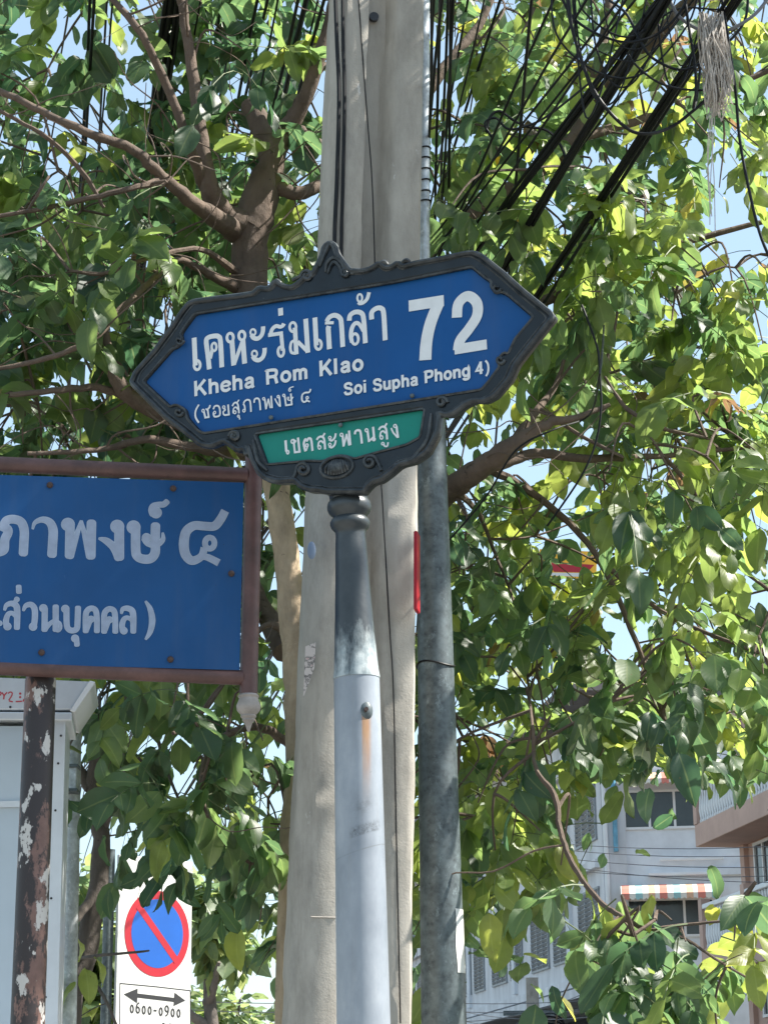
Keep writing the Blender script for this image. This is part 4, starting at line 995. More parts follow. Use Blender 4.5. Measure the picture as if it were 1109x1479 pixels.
# ------------------------------------------------------------------ small concrete pole in front of the block
sp_ = P(768, 1413, 46); sp_g = Vector((sp_.x, sp_.y, 0))
spole = empty('concrete_pole', sp_g, 'short distant grey utility pole with coiled wires in front of the shophouses', 'utility pole')
MB().box(sp_g + UZ * sp_.z / 2, (.16, .13, sp_.z / 2), taper=.8).build('shaft', M['galv_light'] if False else M['concrete'], spole)
MB().box(sp_g + UZ * (sp_.z - .75) + Vector((0, -.16, 0)), (.65, .05, .05)).build('cross_arm', M['galv_dark'], spole)
cl = MB()
for i in range(4):
    cc = sp_g + UZ * (sp_.z - 1.1 - .1 * i) + Vector((.35, -.2, 0)); cl.tube([cc + Vector((math.cos(t) * (.32 + .04 * i), .03 * i, math.sin(t) * (.34 + .03 * i))) for t in [2 * math.pi * k / 24 for k in range(24)]], .018, 5, closed=True)
cl.build('wire_coil', M['cable'], spole, smooth=True)
# ------------------------------------------------------------------ overhead cables
def run_cable(px0, h, az, r_, lab, grp, y0=0.0, near=-2.5, far=42, sag=.35, mat='cable', name='overhead_cable'):
    d = ray(px0, y0); p0 = EYE + d * ((h - EYE.z) / d.z)
    dr = Vector((math.sin(R(az)), math.cos(R(az)), 0)); pts = []
    for i in range(29):
        t = near + (far - near) * (i / 28) ** 1.6
        u_ = (t - near) / (far - near)
        pts.append(p0 + dr * t + UZ * (-sag * 4 * u_ * (1 - u_) * .5 + rnd.uniform(-.012, .012)) + Vector((rnd.uniform(-.008, .008), 0, 0)))
    o_ = MB().tube(pts, r_, 6).build(name, M[mat], None, smooth=True, loc=pts[0], fix=False)
    return tag(o_, lab, 'cable', grp)
LL = 'thin black overhead cable among many fanning down the upper left leaves'
for px0, az in ((128, -9.2), (137, -9.6), (152, -9), (161, -10), (286, -10.2), (297, -9.7), (303, -10.6), (318, -9.5), (344, -10.2), (371, -9.4), (381, -10.1), (398, -9.2), (428, -9.8), (458, -9.1), (466, -9.9)):
    run_cable(px0, rnd.uniform(5.75, 6.3), az + rnd.uniform(-.3, .3), rnd.choice((.0045, .0055, .007)), LL, 'thin overhead cables on the left')
LB = 'black cable in the dense dark bundle at the top left'
for i in range(11):
    run_cable(238 + i * 2.4, 5.95 + .05 * (i % 3), -9.75 + rnd.uniform(-.12, .12), rnd.choice((.008, .009, .011)), LB, 'bundled overhead cables on the left')
run_cable(441, 6.0, -9.4, .012, 'single thick black cable just left of the concrete pole at the top', 'thin overhead cables on the left')
for px0, az in ((621, .6), (626, -.4), (633, .9), (639, -1.8), (644, .8), (648, 1.2), (655, -.2), (672, -3.6), (694, -4.8), (716, -6.5), (768, 1.2), (790, -9)):
    run_cable(px0, rnd.uniform(5.0, 5.8), az, rnd.choice((.0035, .005, .006)), 'thin black overhead cable running steeply down just right of the concrete pole', 'thin overhead cables right of the pole')
for px0, az, r_ in ((936, -15.2, .007), (940, -15.4, .0075), (944, -15.3, .0075), (942, -15.6, .007)):
    run_cable(px0, 4.85, az, r_, 'thick black cable of the left one of two slanting bundles at the top right', 'upper slanting bundle')
for px0, az, r_ in ((946, -10.9, .0075), (951, -11.0, .008), (956, -11.1, .0075), (950, -11.25, .007)):
    run_cable(px0, 4.8, az, r_, 'black cable of the middle slanting bundle at the top right', 'middle slanting bundle')
for px0, az in ((1040, -10.8), (1045, -10.9), (1050, -11.1), (1056, -10.6)):
    run_cable(px0, 4.8, az, .007, 'black cable of the right one of the slanting bundles at the top right', 'right slanting bundle')
for px0, az in ((842, -13), (875, -17), (890, -14), (985, -15), (905, -18)):
    run_cable(px0, rnd.uniform(4.7, 5.0), az, .0045, 'thin black cable slanting between the thick bundles at the top right', 'thin slanting cables')
def px_cable(pts, r_, lab, grp, mat='cable', name='loose_cable'):
    if 'leaves' not in lab and 'fork' not in lab: pts = [(x, y, z - 1.35) for x, y, z in pts]; r_ *= .9
    q_ = catmull([tuple(P(*p)) for p in pts], n=6)
    o_ = MB().tube(q_, r_, 6).build(name, M[mat], None, smooth=True, loc=q_[0], fix=False)
    return tag(o_, lab, 'cable', grp)
G_ = 'loose cable loops at the top right'
px_cable([(818, -40, 7.0), (822, 10, 7.0), (830, 55, 7.0), (857, 129, 7.02), (898, 179, 7.04), (930, 193, 7.05), (967, 184, 7.1), (999, 161, 7.1), (1022, 138, 7.1), (1040, 95, 7.1)], .006, 'longest black cable loop hanging in a wide bow at the top right', G_)
px_cable([(808, -10, 7.1), (828, 25, 7.1), (862, 48, 7.05), (905, 60, 7.0), (950, 48, 7.0), (985, 12, 7.0), (1000, -30, 7.0)], .005, 'shallow black cable loop just below the top edge at the right', G_)
px_cable([(985, -30, 7.0), (995, 40, 7.0), (1003, 90, 7.0), (1005, 130, 7.0), (1001, 155, 7.02), (1006, 140, 7.06), (1012, 80, 7.1), (1010, -10, 7.1)], .005, 'narrow hanging cable loop left of the frayed twine', G_)
px_cable([(1040, -20, 7.0), (1052, 60, 7.0), (1062, 130, 7.0), (1068, 200, 7.0), (1083, 280, 7.0), (1100, 345, 7.0), (1125, 400, 7.0)], .005, 'single black cable dropping right of the frayed twine to the right edge', G_)
px_cable([(702, 190, 7.3), (708, 168, 7.3), (722, 160, 7.3), (740, 172, 7.3), (760, 182, 7.3), (790, 188, 7.3), (810, 210, 7.3), (820, 240, 7.3)], .006, 'knotted black cable in the leaves right of the concrete pole', G_)
px_cable([(712, 200, 7.25), (700, 178, 7.25), (716, 170, 7.25), (735, 186, 7.25), (770, 178, 7.25), (800, 160, 7.25), (850, 120, 7.25)], .005, 'second knotted cable crossing it in the leaves right of the concrete pole', G_)
px_cable([(905, 75, 7.05), (920, 95, 7.05), (950, 118, 7.05), (985, 128, 7.05), (1030, 130, 7.05)], .004, 'short thin cable bow below the slanting bundles', G_)
px_cable([(840, 440, 6.95), (862, 500, 6.95), (866, 540, 6.95), (868, 590, 6.95), (860, 640, 6.95), (838, 690, 6.95), (790, 760, 7.0)], .004, 'thin dark cable hanging among the leaves right of the name sign', G_)
px_cable([(872, 470, 6.95), (866, 540, 5.6), (850, 600, 6.95), (800, 620, 6.9), (745, 650, 6.9), (700, 720, 6.95), (640, 790, 7.0)], .0035, 'thin dark wire curving down past the tree fork right of the sign', G_)
px_cable([(880, 0, 7.2), (905, 20, 7.15), (925, 60, 7.1), (945, 85, 7.1), (990, 100, 7.1), (1040, 70, 7.1), (1075, 30, 7.1), (1080, -20, 7.1)], .005, 'black cable loop passing behind the frayed twine', G_)
px_cable([(960, -20, 7.05), (978, 20, 7.05), (1010, 42, 7.05), (1045, 45, 7.05), (1090, 20, 7.05), (1120, -20, 7.05)], .006, 'grey pipe like cable curving over the frayed twine', G_, 'wire')
for i in range(9):
    x0, x1 = rnd.uniform(790, 960), rnd.uniform(880, 1070); d1 = rnd.uniform(30, 150)
    px_cable([(x0, -30, 7.1), (x0 + 8, d1 * .5, 7.1), ((x0 * 2 + x1) / 3, d1 + rnd.uniform(-15, 25), 7.12), ((x0 + 2 * x1) / 3, d1 + rnd.uniform(-25, 15), 7.1), (x1, d1 * .35, 7.12), (x1 + 18, -30, 7.1)], rnd.choice((.0025, .0035)), 'one of the thin slack cables drooping in tangled bows at the top right', 'tangled thin cables at the top right')
# frayed twine
tw = MB()
for i in range(170):
    x0, x1 = rnd.uniform(1008, 1046), rnd.uniform(1018, 1052)
    y1 = rnd.choice((rnd.uniform(95, 160), rnd.uniform(120, 175)))
    pts = [(x0, rnd.uniform(15, 45), 5.6), ((x0 + x1) / 2 + rnd.uniform(-10, 10), y1 * .45, 5.6 + rnd.uniform(-.05, .05)), (x1 + rnd.uniform(-8, 8), y1 * .8, 5.6 + rnd.uniform(-.05, .05)), (x1 + rnd.uniform(-9, 9), y1, 5.6)]
    tw.tube(catmull([tuple(P(*p)) for p in pts], n=4), rnd.uniform(.0012, .0026), 4)
for i in range(4):
    xs = 1022 + i * 3
    tw.tube(catmull([tuple(P(xs + rnd.uniform(-4, 4), y, 5.6)) for y in (120, 170, 215, 260, 300 + 12 * i)], n=4), .0018, 4)
two = tw.build('frayed_twine', M['twine'], None, loc=P(1030, 20, 5.6), fix=False)
tag(two, 'pale frayed bundle of twine hanging from the cables at the top right', 'twine')
# thin wires across the shophouses and in the gap at the lower left
def wire(a, b, Ya, Yb, lab, grp, r_=.009, sag=.2):
    A, B = P(*a, Ya), P(*b, Yb)
    pts = [A.lerp(B, i / 14) - UZ * (sag * 4 * (i / 14) * (1 - i / 14)) for i in range(15)]
    tag(MB().tube(pts, r_, 5).build('overhead_wire', M['wire'], None, smooth=True, loc=A, fix=False), lab, 'wire', grp)
GW = 'wires crossing in front of the shophouses'
for a, b in (((690, 1205), (1180, 1218)), ((690, 1212), (1180, 1232)), ((690, 1222), (1180, 1250)), ((690, 1240), (1180, 1262)), ((690, 1228), (1180, 1275)), ((660, 1450), (1180, 1400)), ((660, 1462), (1180, 1420)), ((640, 1475), (860, 1428)), ((640, 1455), (900, 1462)), ((640, 1468), (900, 1478))):
    wire(a, b, 44, 40, 'thin grey wire strung across in front of the distant shophouses', GW, .008)
for y in (1300, 1306, 1312, 1326, 1338, 1449, 1462):
    wire((90, y - 22), (470, y), 38, 36, 'thin wire crossing the pale sky gap at the lower left', 'wires in the lower left sky gap', .007, .1)
# ------------------------------------------------------------------ trees
def leaf_mesh(name, pos, dirs, nors, lens, wid_, tint, nx=5, wave=.075):
    """one mesh of curved, folded leaf blades (vectorised)"""
    N = len(pos)
    ts = np.array([0, .1, .27, .47, .67, .85, 1.0]); wt = np.array([.03, .5, .9, 1.0, .9, .58, .02])
    if nx == 3: ts = ts[[0, 2, 4, 6]]; wt = np.array([.05, .9, .9, .03])
    xs = np.linspace(-1, 1, nx)
    T_, X_ = np.meshgrid(ts, xs, indexing='ij'); Wt = np.repeat(wt[:, None], nx, 1)
    d = dirs / np.linalg.norm(dirs, axis=1)[:, None]
    n = nors - d * (nors * d).sum(1)[:, None]; n /= np.linalg.norm(n, axis=1)[:, None] + 1e-9
    s = np.cross(d, n)
    cur = nrg.uniform(-.15, .6, N); fold = nrg.uniform(.02, .32, N); ph = nrg.uniform(0, 6.3, N); wv = nrg.uniform(.2, 1.4, N) * wave; skew = nrg.normal(0, .06, N)
    Lx = lens[:, None, None]; Wx = wid_[:, None, None]
    lx = X_[None] * Wt[None] * Wx * .5 + (skew[:, None, None] * (T_ ** 2)[None]) * Lx
    lz = np.abs(X_)[None] * Wt[None] * Wx * .5 * fold[:, None, None] - cur[:, None, None] * (T_ ** 2)[None] * Lx + wv[:, None, None] * Lx * np.sin(7.5 * T_[None] + ph[:, None, None] + 2 * X_[None]) * np.abs(X_)[None]
    ly = (T_[None] - .25 * cur[:, None, None] * (T_ ** 2)[None]) * Lx
    V = pos[:, None, None, :] + d[:, None, None, :] * ly[..., None] + s[:, None, None, :] * lx[..., None] + n[:, None, None, :] * lz[..., None]
    nt = len(ts); k = nt * nx; V = V.reshape(-1, 3)
    q = np.array([[i * nx + j, i * nx + j + 1, (i + 1) * nx + j + 1, (i + 1) * nx + j] for i in range(nt - 1) for j in range(nx - 1)])
    Fq = (q[None] + (np.arange(N) * k)[:, None, None]).reshape(-1, 4); nf = len(Fq)
    me = bpy.data.meshes.new(name)
    me.vertices.add(len(V)); me.vertices.foreach_set('co', V.astype(np.float32).ravel())
    me.loops.add(nf * 4); me.loops.foreach_set('vertex_index', Fq.astype(np.int32).ravel())
    me.polygons.add(nf); me.polygons.foreach_set('loop_start', np.arange(0, nf * 4, 4, dtype=np.int32))
    try: me.polygons.foreach_set('loop_total', np.full(nf, 4, dtype=np.int32))
    except Exception: pass
    uvv = np.stack([np.broadcast_to(X_[None], (N, nt, nx)), np.broadcast_to(T_[None], (N, nt, nx))], -1).reshape(-1, 2)
    uvl = me.uv_layers.new(name='UVMap'); uvl.data.foreach_set('uv', uvv[Fq.ravel()].astype(np.float32).ravel())
    at = me.attributes.new('tint', 'FLOAT', 'FACE'); at.data.foreach_set('value', np.repeat(tint, len(q)).astype(np.float32))
    me.update(calc_edges=True); me.validate()
    return me

def pix(p):
    q = CR.transposed() @ (Vector(p) - EYE); return W0 / 2 + q.x / -q.z * F0, H0 / 2 - q.y / -q.z * F0
THIN = [(160, 1305, 290, 1520, .005), (160, 1225, 290, 1305, .9), (60, 1190, 160, 1520, .3), (275, 1385, 425, 1520, .06), (285, 1250, 345, 1385, .6), (425, 1180, 470, 1520, .2),
        (850, 1125, 1045, 1318, .06), (1045, 1135, 1140, 1300, .12), (815, 1160, 850, 1300, .4), (660, 1390, 815, 1520, .04), (660, 1340, 700, 1390, .4), (1080, 1440, 1140, 1520, .2), (760, 1330, 830, 1390, .3),
        (778, 788, 866, 836, .3), (100, 20, 205, 90, .25), (1050, 335, 1105, 400, .15), (705, 640, 770, 690, .3), (870, 885, 935, 950, .2), (1050, 830, 1109, 895, .25), (70, 215, 120, 250, .3), (380, 690, 445, 1100, .25), (640, 640, 800, 705, .35)]
def thin(p, d, L_):
    """the crown is open where the wind and the pruning left it open"""
    d = Vector(d); x, y = pix(Vector(p) + d / d.length * L_ * .6); k = 1.0
    for x0, y0, x1, y1, q in THIN:
        if x0 < x < x1 and y0 < y < y1: k = min(k, q)
    return k
class Tree:
    def __init__(s, name, label, base, bark, group=None):
        s.root = empty(name, base, label, 'tree', group); s.bark = bark; s.base = Vector(base)
        s.limbs = []; s.pos, s.dir, s.nor, s.len, s.wid, s.tint = [], [], [], [], [], []; s.stalk = MB(); s.twig = MB(); s.lp = []
    def limb(s, pts, name='branch', bark=None, nsub=6):
        """pts: (px, py, Y, width in photo pixels)"""
        w = [tuple(P(x, y, Y)) for x, y, Y, _ in pts]; r_ = [wd * .5 * pxm(x, y, Y) for x, y, Y, wd in pts]
        s.limb3(w, r_, name, bark, nsub)
    def limb3(s, w, r_, name='branch', bark=None, nsub=6):
        q, rr_ = catmull(w, r_, nsub)
        q = [Vector(p) + Vector((rnd.gauss(0, 1), rnd.gauss(0, 1), rnd.gauss(0, 1))) * min(rr_[i], .02) * .12 for i, p in enumerate(q)]
        rr_ = [x * rnd.uniform(.95, 1.06) for x in rr_]
        MB().tube(q, rr_, 12 if max(rr_) > .02 else 7).build(name, bark or s.bark, s.root, smooth=True, fix=False)
        s.lp += q
    def leaf(s, base, rdir, rl, n, ll, tint, hang):
        """one compound leaf: a stalk with leaflets either side"""
        rd = Vector(rdir).normalized(); side = rd.cross(Vector((0, 0, 1)))
        side = side.normalized() if side.length > .1 else Vector((rnd.uniform(-1, 1), rnd.uniform(-1, 1), 0)).normalized()
        side = (side + Vector((rnd.gauss(0, .35), rnd.gauss(0, .35), rnd.gauss(0, .35)))).normalized()
        nr = side.cross(rd).normalized(); pts = []
        for i in range(6):
            t = i / 5; pts.append(Vector(base) + rd * rl * t + Vector((0, 0, -1)) * hang * rl * .45 * t * t)
        if thin(pts[2], rd, .01) > .35 and thin(pts[-1], rd, .01) > .35: s.stalk.tube(pts, [.0026, .0023, .002, .0018, .0015, .001], 3, cap=False)
        for i in range(n):
            t = .25 + .75 * (i // 2 + 1) / ((n + 1) // 2) if i < n - 1 else 1.0
            t = min(t, 1.0); f = t * 5; k = min(int(f), 4); p = pts[k].lerp(pts[k + 1], f - k)
            sg = 1 if i % 2 == 0 else -1
            if i == n - 1: dd = rd + side * rnd.gauss(0, .15)
            else: dd = rd * .5 + side * sg * rnd.uniform(.7, 1.0)
            dd = dd.normalized() + Vector((0, 0, -1)) * (hang * rnd.uniform(.5, 1.2)) + Vector((rnd.gauss(0, .15), rnd.gauss(0, .15), rnd.gauss(0, .15)))
            s.pos.append(p); s.dir.append(dd); s.nor.append(nr + Vector((rnd.gauss(0, .3), rnd.gauss(0, .3), rnd.gauss(0, .3))))
            L_ = ll * rnd.uniform(.62, 1.2) * (1.05 if i == n - 1 else 1)
            s.len.append(L_); s.wid.append(L_ * rnd.uniform(.46, .62)); s.tint.append(min(1, max(0, tint + rnd.gauss(0, .08) + (.5 if rnd.random() < .008 else 0))))
    def spray(s, c, n=3, ll=.135, tint=None, hang=None, spread=.10):
        c = Vector(c); a0 = rnd.uniform(0, 6.28)
        for i in range(n):
            a = a0 + i * 2.4 + rnd.uniform(-.4, .4); h_ = rnd.uniform(.15, 1.3) if hang is None else hang * rnd.uniform(.7, 1.3)
            b = c + Vector((rnd.gauss(0, spread), rnd.gauss(0, spread), rnd.gauss(0, spread)))
            tt = (min(.93, rnd.random() ** 1.25 * .75 + (.14 if c.x > .15 else 0)) if tint is None else tint + rnd.gauss(0, .08))  # sprays right of centre tinted yellower, backlight put into the leaf colour
            s.leaf(b, (math.cos(a), math.sin(a), rnd.uniform(-.75, .25)), rnd.uniform(.2, .33), rnd.choice((5, 7, 7, 9)), ll, tt, h_)
        # a twig to the nearest limb
        if s.lp:
            q = min(s.lp, key=lambda p: (p - c).length_squared)
            cx_, cy_ = pix(c)
            if (q - c).length < 1.6 and not (150 < cx_ < 300 and cy_ > 1180) and thin(c, (0, 0, -1), .01) > .35 and thin(q.lerp(c, .6), (0, 0, -1), .01) > .35:
                mid = q.lerp(c, .5) + Vector((rnd.gauss(0, .06), rnd.gauss(0, .06), .08 + rnd.gauss(0, .06)))
                s.twig.tube(catmull([tuple(q), tuple(mid), tuple(c)], n=5), [.007, .0066, .006, .0056, .005, .0048, .0045, .004, .0036, .003, .0025], 5, cap=False)
                s.lp.append(mid)
    def fine_twigs(s, n):
        src = [p for p in s.lp if rnd.random() < .9]
        for _ in range(n):
            a = rnd.choice(src); d_ = Vector((rnd.gauss(0, 1), rnd.gauss(0, .7), rnd.gauss(.1, .8))).normalized(); pts = [tuple(a)]; p = a
            for k in range(rnd.randint(3, 6)):
                d_ = (d_ + Vector((rnd.gauss(0, .35), rnd.gauss(0, .35), rnd.gauss(-.05, .35)))).normalized(); p = p + d_ * rnd.uniform(.07, .16); pts.append(tuple(p))
            if any(160 < x < 292 and y > 1225 or (840 < x < 1109 and 1125 < y < 1350) for x, y in map(pix, pts)): continue
            r0_ = rnd.uniform(.0022, .005); q_, w_ = catmull(pts, [r0_ * (1 - .75 * i / len(pts)) for i in range(len(pts))], 4)
            s.twig.tube(q_, w_, 5, cap=False)
    def finish(s, leafmat=None, nx=5):
        if s.twig.v: tag(s.twig.build('twigs', s.bark, s.root, smooth=True, fix=False), kind='stuff')
        if s.stalk.v: tag(s.stalk.build('leaf_stalks', M['stalk'], s.root, fix=False), kind='stuff')
        if s.pos and leafmat is None:
            keep = [i for i in range(len(s.pos)) if rnd.random() < thin(s.pos[i], s.dir[i], s.len[i])]
            for k in ('pos', 'dir', 'nor', 'len', 'wid', 'tint'): setattr(s, k, [getattr(s, k)[i] for i in keep])
        if s.pos:
            A = lambda v: np.array([tuple(x) for x in v], dtype=float)
            me = leaf_mesh('crown', A(s.pos), A(s.dir), A(s.nor), np.array(s.len), np.array(s.wid), np.array(s.tint), nx)
            link('crown', me, leafmat or M['leaf'], s.root)
M['stalk'] = mat_simple('green_stalk', (.10, .13, .05), .6, var=.3, scale=10)

def gp(px, py, Y, z=PAVE): q = P(px, py, Y); q.z = z; return q
# --- big tree left of the concrete pole
TA = Tree('big_leaved_tree', 'large leafy tree with a pale forked trunk rising left of the concrete pole', gp(425, 1479, 7.25), M['bark'])
b0 = gp(424, 1479, 7.25)
w0 = [tuple(b0), tuple(P(428, 1300, 7.25)), tuple(P(434, 1120, 7.25)), tuple(P(430, 980, 7.25)), tuple(P(420, 860, 7.25)), tuple(P(402, 720, 7.25)), tuple(P(388, 620, 7.35)), tuple(P(370, 490, 7.5)), tuple(P(361, 400, 7.6)), tuple(P(362, 325, 7.6))]
k = pxm(400, 900, 7.3)
TA.limb3(w0[:7], [40 * k, 26 * k, 21 * k, 21 * k, 20 * k, 19 * k, 21 * k], 'trunk', M['bark_pale'], 7)
TA.limb3(w0[5:], [18 * k, 21.5 * k, 25 * k, 29 * k, 29 * k], 'trunk', None, 5)
Y = 7.6
for pts in ([(362, 330, Y, 60), (380, 270, Y, 48), (392, 225, Y, 40), (378, 185, Y, 34), (362, 150, Y, 26)],
            [(392, 225, Y, 36), (418, 180, Y, 28), (445, 130, Y - .05, 22), (468, 60, Y - .1, 18), (482, 0, Y - .1, 16), (492, -80, Y - .1, 12)],
            [(365, 330, Y, 46), (318, 305, Y - .1, 36), (300, 250, Y - .2, 24), (284, 150, Y - .2, 19), (272, 60, Y - .2, 15), (258, -20, Y - .2, 13), (240, -120, Y - .2, 10)],
            [(305, 290, Y - .1, 22), (275, 215, Y - .3, 15), (240, 120, Y - .4, 13), (205, 50, Y - .5, 11), (160, -5, Y - .5, 9), (110, -60, Y - .5, 8)],
            [(345, 335, Y, 38), (290, 300, Y - .3, 22), (235, 255, Y - .5, 17), (190, 215, Y - .6, 15), (120, 190, Y - .7, 13), (50, 155, Y - .7, 11), (-40, 115, Y - .7, 9), (-160, 80, Y - .7, 6)],
            [(232, 260, Y - .5, 12), (190, 272, Y - .6, 9), (120, 288, Y - .6, 8), (40, 305, Y - .6, 7), (-60, 320, Y - .6, 5)],
            [(150, 300, Y - .5, 5), (120, 250, Y - .55, 8), (70, 200, Y - .6, 7), (0, 160, Y - .6, 6), (-60, 130, Y - .6, 4)],
            [(395, 215, Y, 30), (415, 185, Y, 20), (445, 196, Y, 15), (478, 216, Y + .1, 13), (520, 200, Y + .3, 9)],
            [(380, 280, Y, 24), (400, 272, Y, 22), (430, 278, Y, 20), (475, 262, Y + .1, 16)],
            [(352, 420, Y, 22), (300, 395, Y - .2, 12), (255, 375, Y - .3, 9), (216, 408, Y - .4, 10), (173, 448, Y - .5, 10), (135, 489, Y - .6, 9), (68, 518, Y - .6, 8), (-20, 535, Y - .6, 6)],
            [(350, 400, Y, 14), (290, 360, Y - .3, 8), (215, 372, Y - .5, 7), (150, 395, Y - .5, 6), (100, 390, Y - .5, 5)],
            [(385, 640, Y, 34), (320, 628, Y - .1, 30), (260, 608, Y - .2, 26), (205, 585, Y - .3, 22), (175, 558, Y - .4, 24), (158, 525, Y - .4, 18), (150, 470, Y - .4, 10)],
            [(205, 585, Y - .3, 14), (140, 560, Y - .4, 12), (60, 566, Y - .5, 9), (-40, 575, Y - .5, 7)],
            [(378, 655, Y, 26), (300, 650, Y - .2, 16), (215, 635, Y - .3, 12), (140, 650, Y - .4, 8), (40, 655, Y - .5, 6)],
            [(412, 940, Y, 36), (380, 880, Y + .2, 30), (330, 800, Y + .4, 24), (250, 720, Y + .4, 18), (160, 600, Y + .4, 12)],
            [(430, 930, Y, 20), (380, 905, Y - .1, 8), (300, 1020, Y - .4, 7), (250, 1060, Y - .6, 6)],
            [(425, 1080, Y, 16), (370, 1050, Y - .3, 12), (310, 1075, Y - .5, 9), (290, 1130, Y - .7, 7), (300, 1180, Y - .8, 5)]):
    TA.limb(pts)
# --- second tree, trunk hidden by the concrete pole, limbs to the right
TB = Tree('big_leaved_tree', 'large leafy tree with dark limbs reaching right from behind the concrete pole', gp(560, 1479, 8.4), M['bark'])
b1 = gp(556, 1479, 8.4); k = pxm(560, 900, 8.4); YB2 = 8.3
TB.limb3([tuple(b1), tuple(P(560, 1200, 8.4)), tuple(P(565, 900, 8.4)), tuple(P(572, 700, 8.4)), tuple(P(575, 500, 8.4)), tuple(P(570, 250, 8.4)), tuple(P(590, 0, 8.4)), tuple(P(600, -200, 8.4))], [45 * k, 30 * k, 28 * k, 27 * k, 22 * k, 18 * k, 13 * k, 8 * k], 'trunk', None, 8)
for pts in ([(575, 780, 8.2, 44), (620, 735, 7.8, 40), (655, 703, 7.45, 36), (700, 672, 7.3, 31), (745, 640, 7.25, 25), (790, 612, 7.25, 15), (830, 604, 7.25, 10), (880, 585, 7.3, 6)],
            [(690, 682, 7.35, 22), (740, 664, 7.4, 17), (775, 655, 7.45, 15), (850, 662, 7.5, 12), (960, 658, 7.7, 8), (1040, 650, 7.7, 6), (1130, 640, 7.7, 4)],
            [(735, 645, 7.4, 16), (770, 600, 7.5, 12), (800, 560, 7.6, 8), (815, 520, 7.6, 5)],
            [(872, 542, 7.3, 4), (905, 590, 7.25, 7), (955, 618, 7.2, 6), (1020, 632, 7.2, 4)],
            [(780, 590, 7.3, 5), (840, 630, 7.3, 6), (900, 660, 7.25, 4)],
            [(650, 705, 7.7, 14), (690, 740, 8.2, 7), (715, 800, 8.3, 5), (742, 870, 8.2, 4), (758, 950, 7.9, 4), (768, 1040, 7.3, 4.5), (773, 1108, 6.8, 6), (800, 1149, 6.7, 9), (810, 1205, 6.6, 8), (830, 1254, 6.5, 9), (866, 1302, 6.4, 8), (895, 1323, 6.3, 8), (935, 1343, 6.3, 6), (970, 1338, 6.3, 5), (1045, 1331, 6.3, 4)],
            [(895, 1323, 6.3, 6), (870, 1350, 6.25, 5), (850, 1385, 6.2, 4)], [(935, 1343, 6.3, 5), (985, 1355, 6.3, 5), (1040, 1390, 6.3, 4), (1090, 1420, 6.3, 3)],
            [(572, 620, 8.4, 34), (640, 520, 8.2, 26), (720, 460, 8.1, 20), (820, 420, 8.1, 15), (930, 370, 8.1, 11), (1060, 330, 8.1, 8), (1200, 300, 8.1, 5)],
            [(572, 420, 8.4, 30), (650, 330, 8.4, 24), (740, 270, 8.4, 22), (815, 215, 8.3, 22), (850, 150, 8.3, 18), (870, 60, 8.3, 14), (890, -60, 8.3, 10)],
            [(830, 200, 8.3, 16), (900, 180, 8.4, 13), (1000, 150, 8.5, 10), (1090, 110, 8.5, 8), (1200, 60, 8.5, 5)],
            [(700, 672, 7.5, 14), (780, 720, 7.7, 11), (860, 800, 7.8, 9), (920, 930, 7.8, 8), (960, 1040, 7.8, 6)],
            [(960, 660, 7.7, 7), (1010, 720, 7.7, 7), (1050, 800, 7.6, 7), (1120, 860, 7.6, 6)],
            [(860, 800, 7.8, 8), (950, 880, 7.8, 7), (1060, 930, 7.8, 6), (1150, 960, 7.8, 5)],
            [(570, 200, 8.4, 24), (640, 100, 8.5, 16), (700, 20, 8.6, 12), (740, -100, 8.6, 9)]):
    TB.limb(pts)
# --- small grey tree at the lower left
TC = Tree('small_tree', 'slender grey trunked tree leaning behind the white cabinet and traffic sign', gp(95, 1479, 8.9), M['bark_grey'])
b2 = gp(88, 1479, 8.9); k = pxm(120, 1300, 8.9)
TC.limb3([tuple(b2), tuple(P(98, 1479, 8.9)), tuple(P(118, 1400, 8.9)), tuple(P(138, 1300, 8.9)), tuple(P(146, 1210, 8.9)), tuple(P(135, 1130, 8.9)), tuple(P(160, 1050, 8.8)), tuple(P(215, 1008, 8.7)), tuple(P(270, 965, 8.7)), tuple(P(330, 900, 8.7))], [22 * k, 18 * k, 17 * k, 15 * k, 13 * k, 13 * k, 12 * k, 11 * k, 9 * k, 5 * k], 'trunk', None, 7)
for pts in ([(138, 1290, 8.85, 14), (112, 1325, 8.8, 13), (84, 1362, 8.75, 12), (60, 1400, 8.7, 9)], [(128, 1140, 8.9, 16), (108, 1090, 8.9, 12), (90, 1000, 8.9, 9), (60, 880, 8.9, 6)],
            [(108, 1385, 8.85, 5), (150, 1380, 8.6, 5), (215, 1374, 8.4, 3)], [(125, 1400, 8.9, 6), (155, 1450, 8.8, 5), (175, 1500, 8.8, 4)], [(200, 1015, 8.7, 8), (225, 1060, 8.6, 6), (240, 1110, 8.5, 5), (260, 1160, 8.4, 4)],
            [(150, 1200, 8.9, 7), (185, 1130, 8.7, 6), (240, 1090, 8.5, 5), (300, 1080, 8.4, 4)]):
    TC.limb(pts)
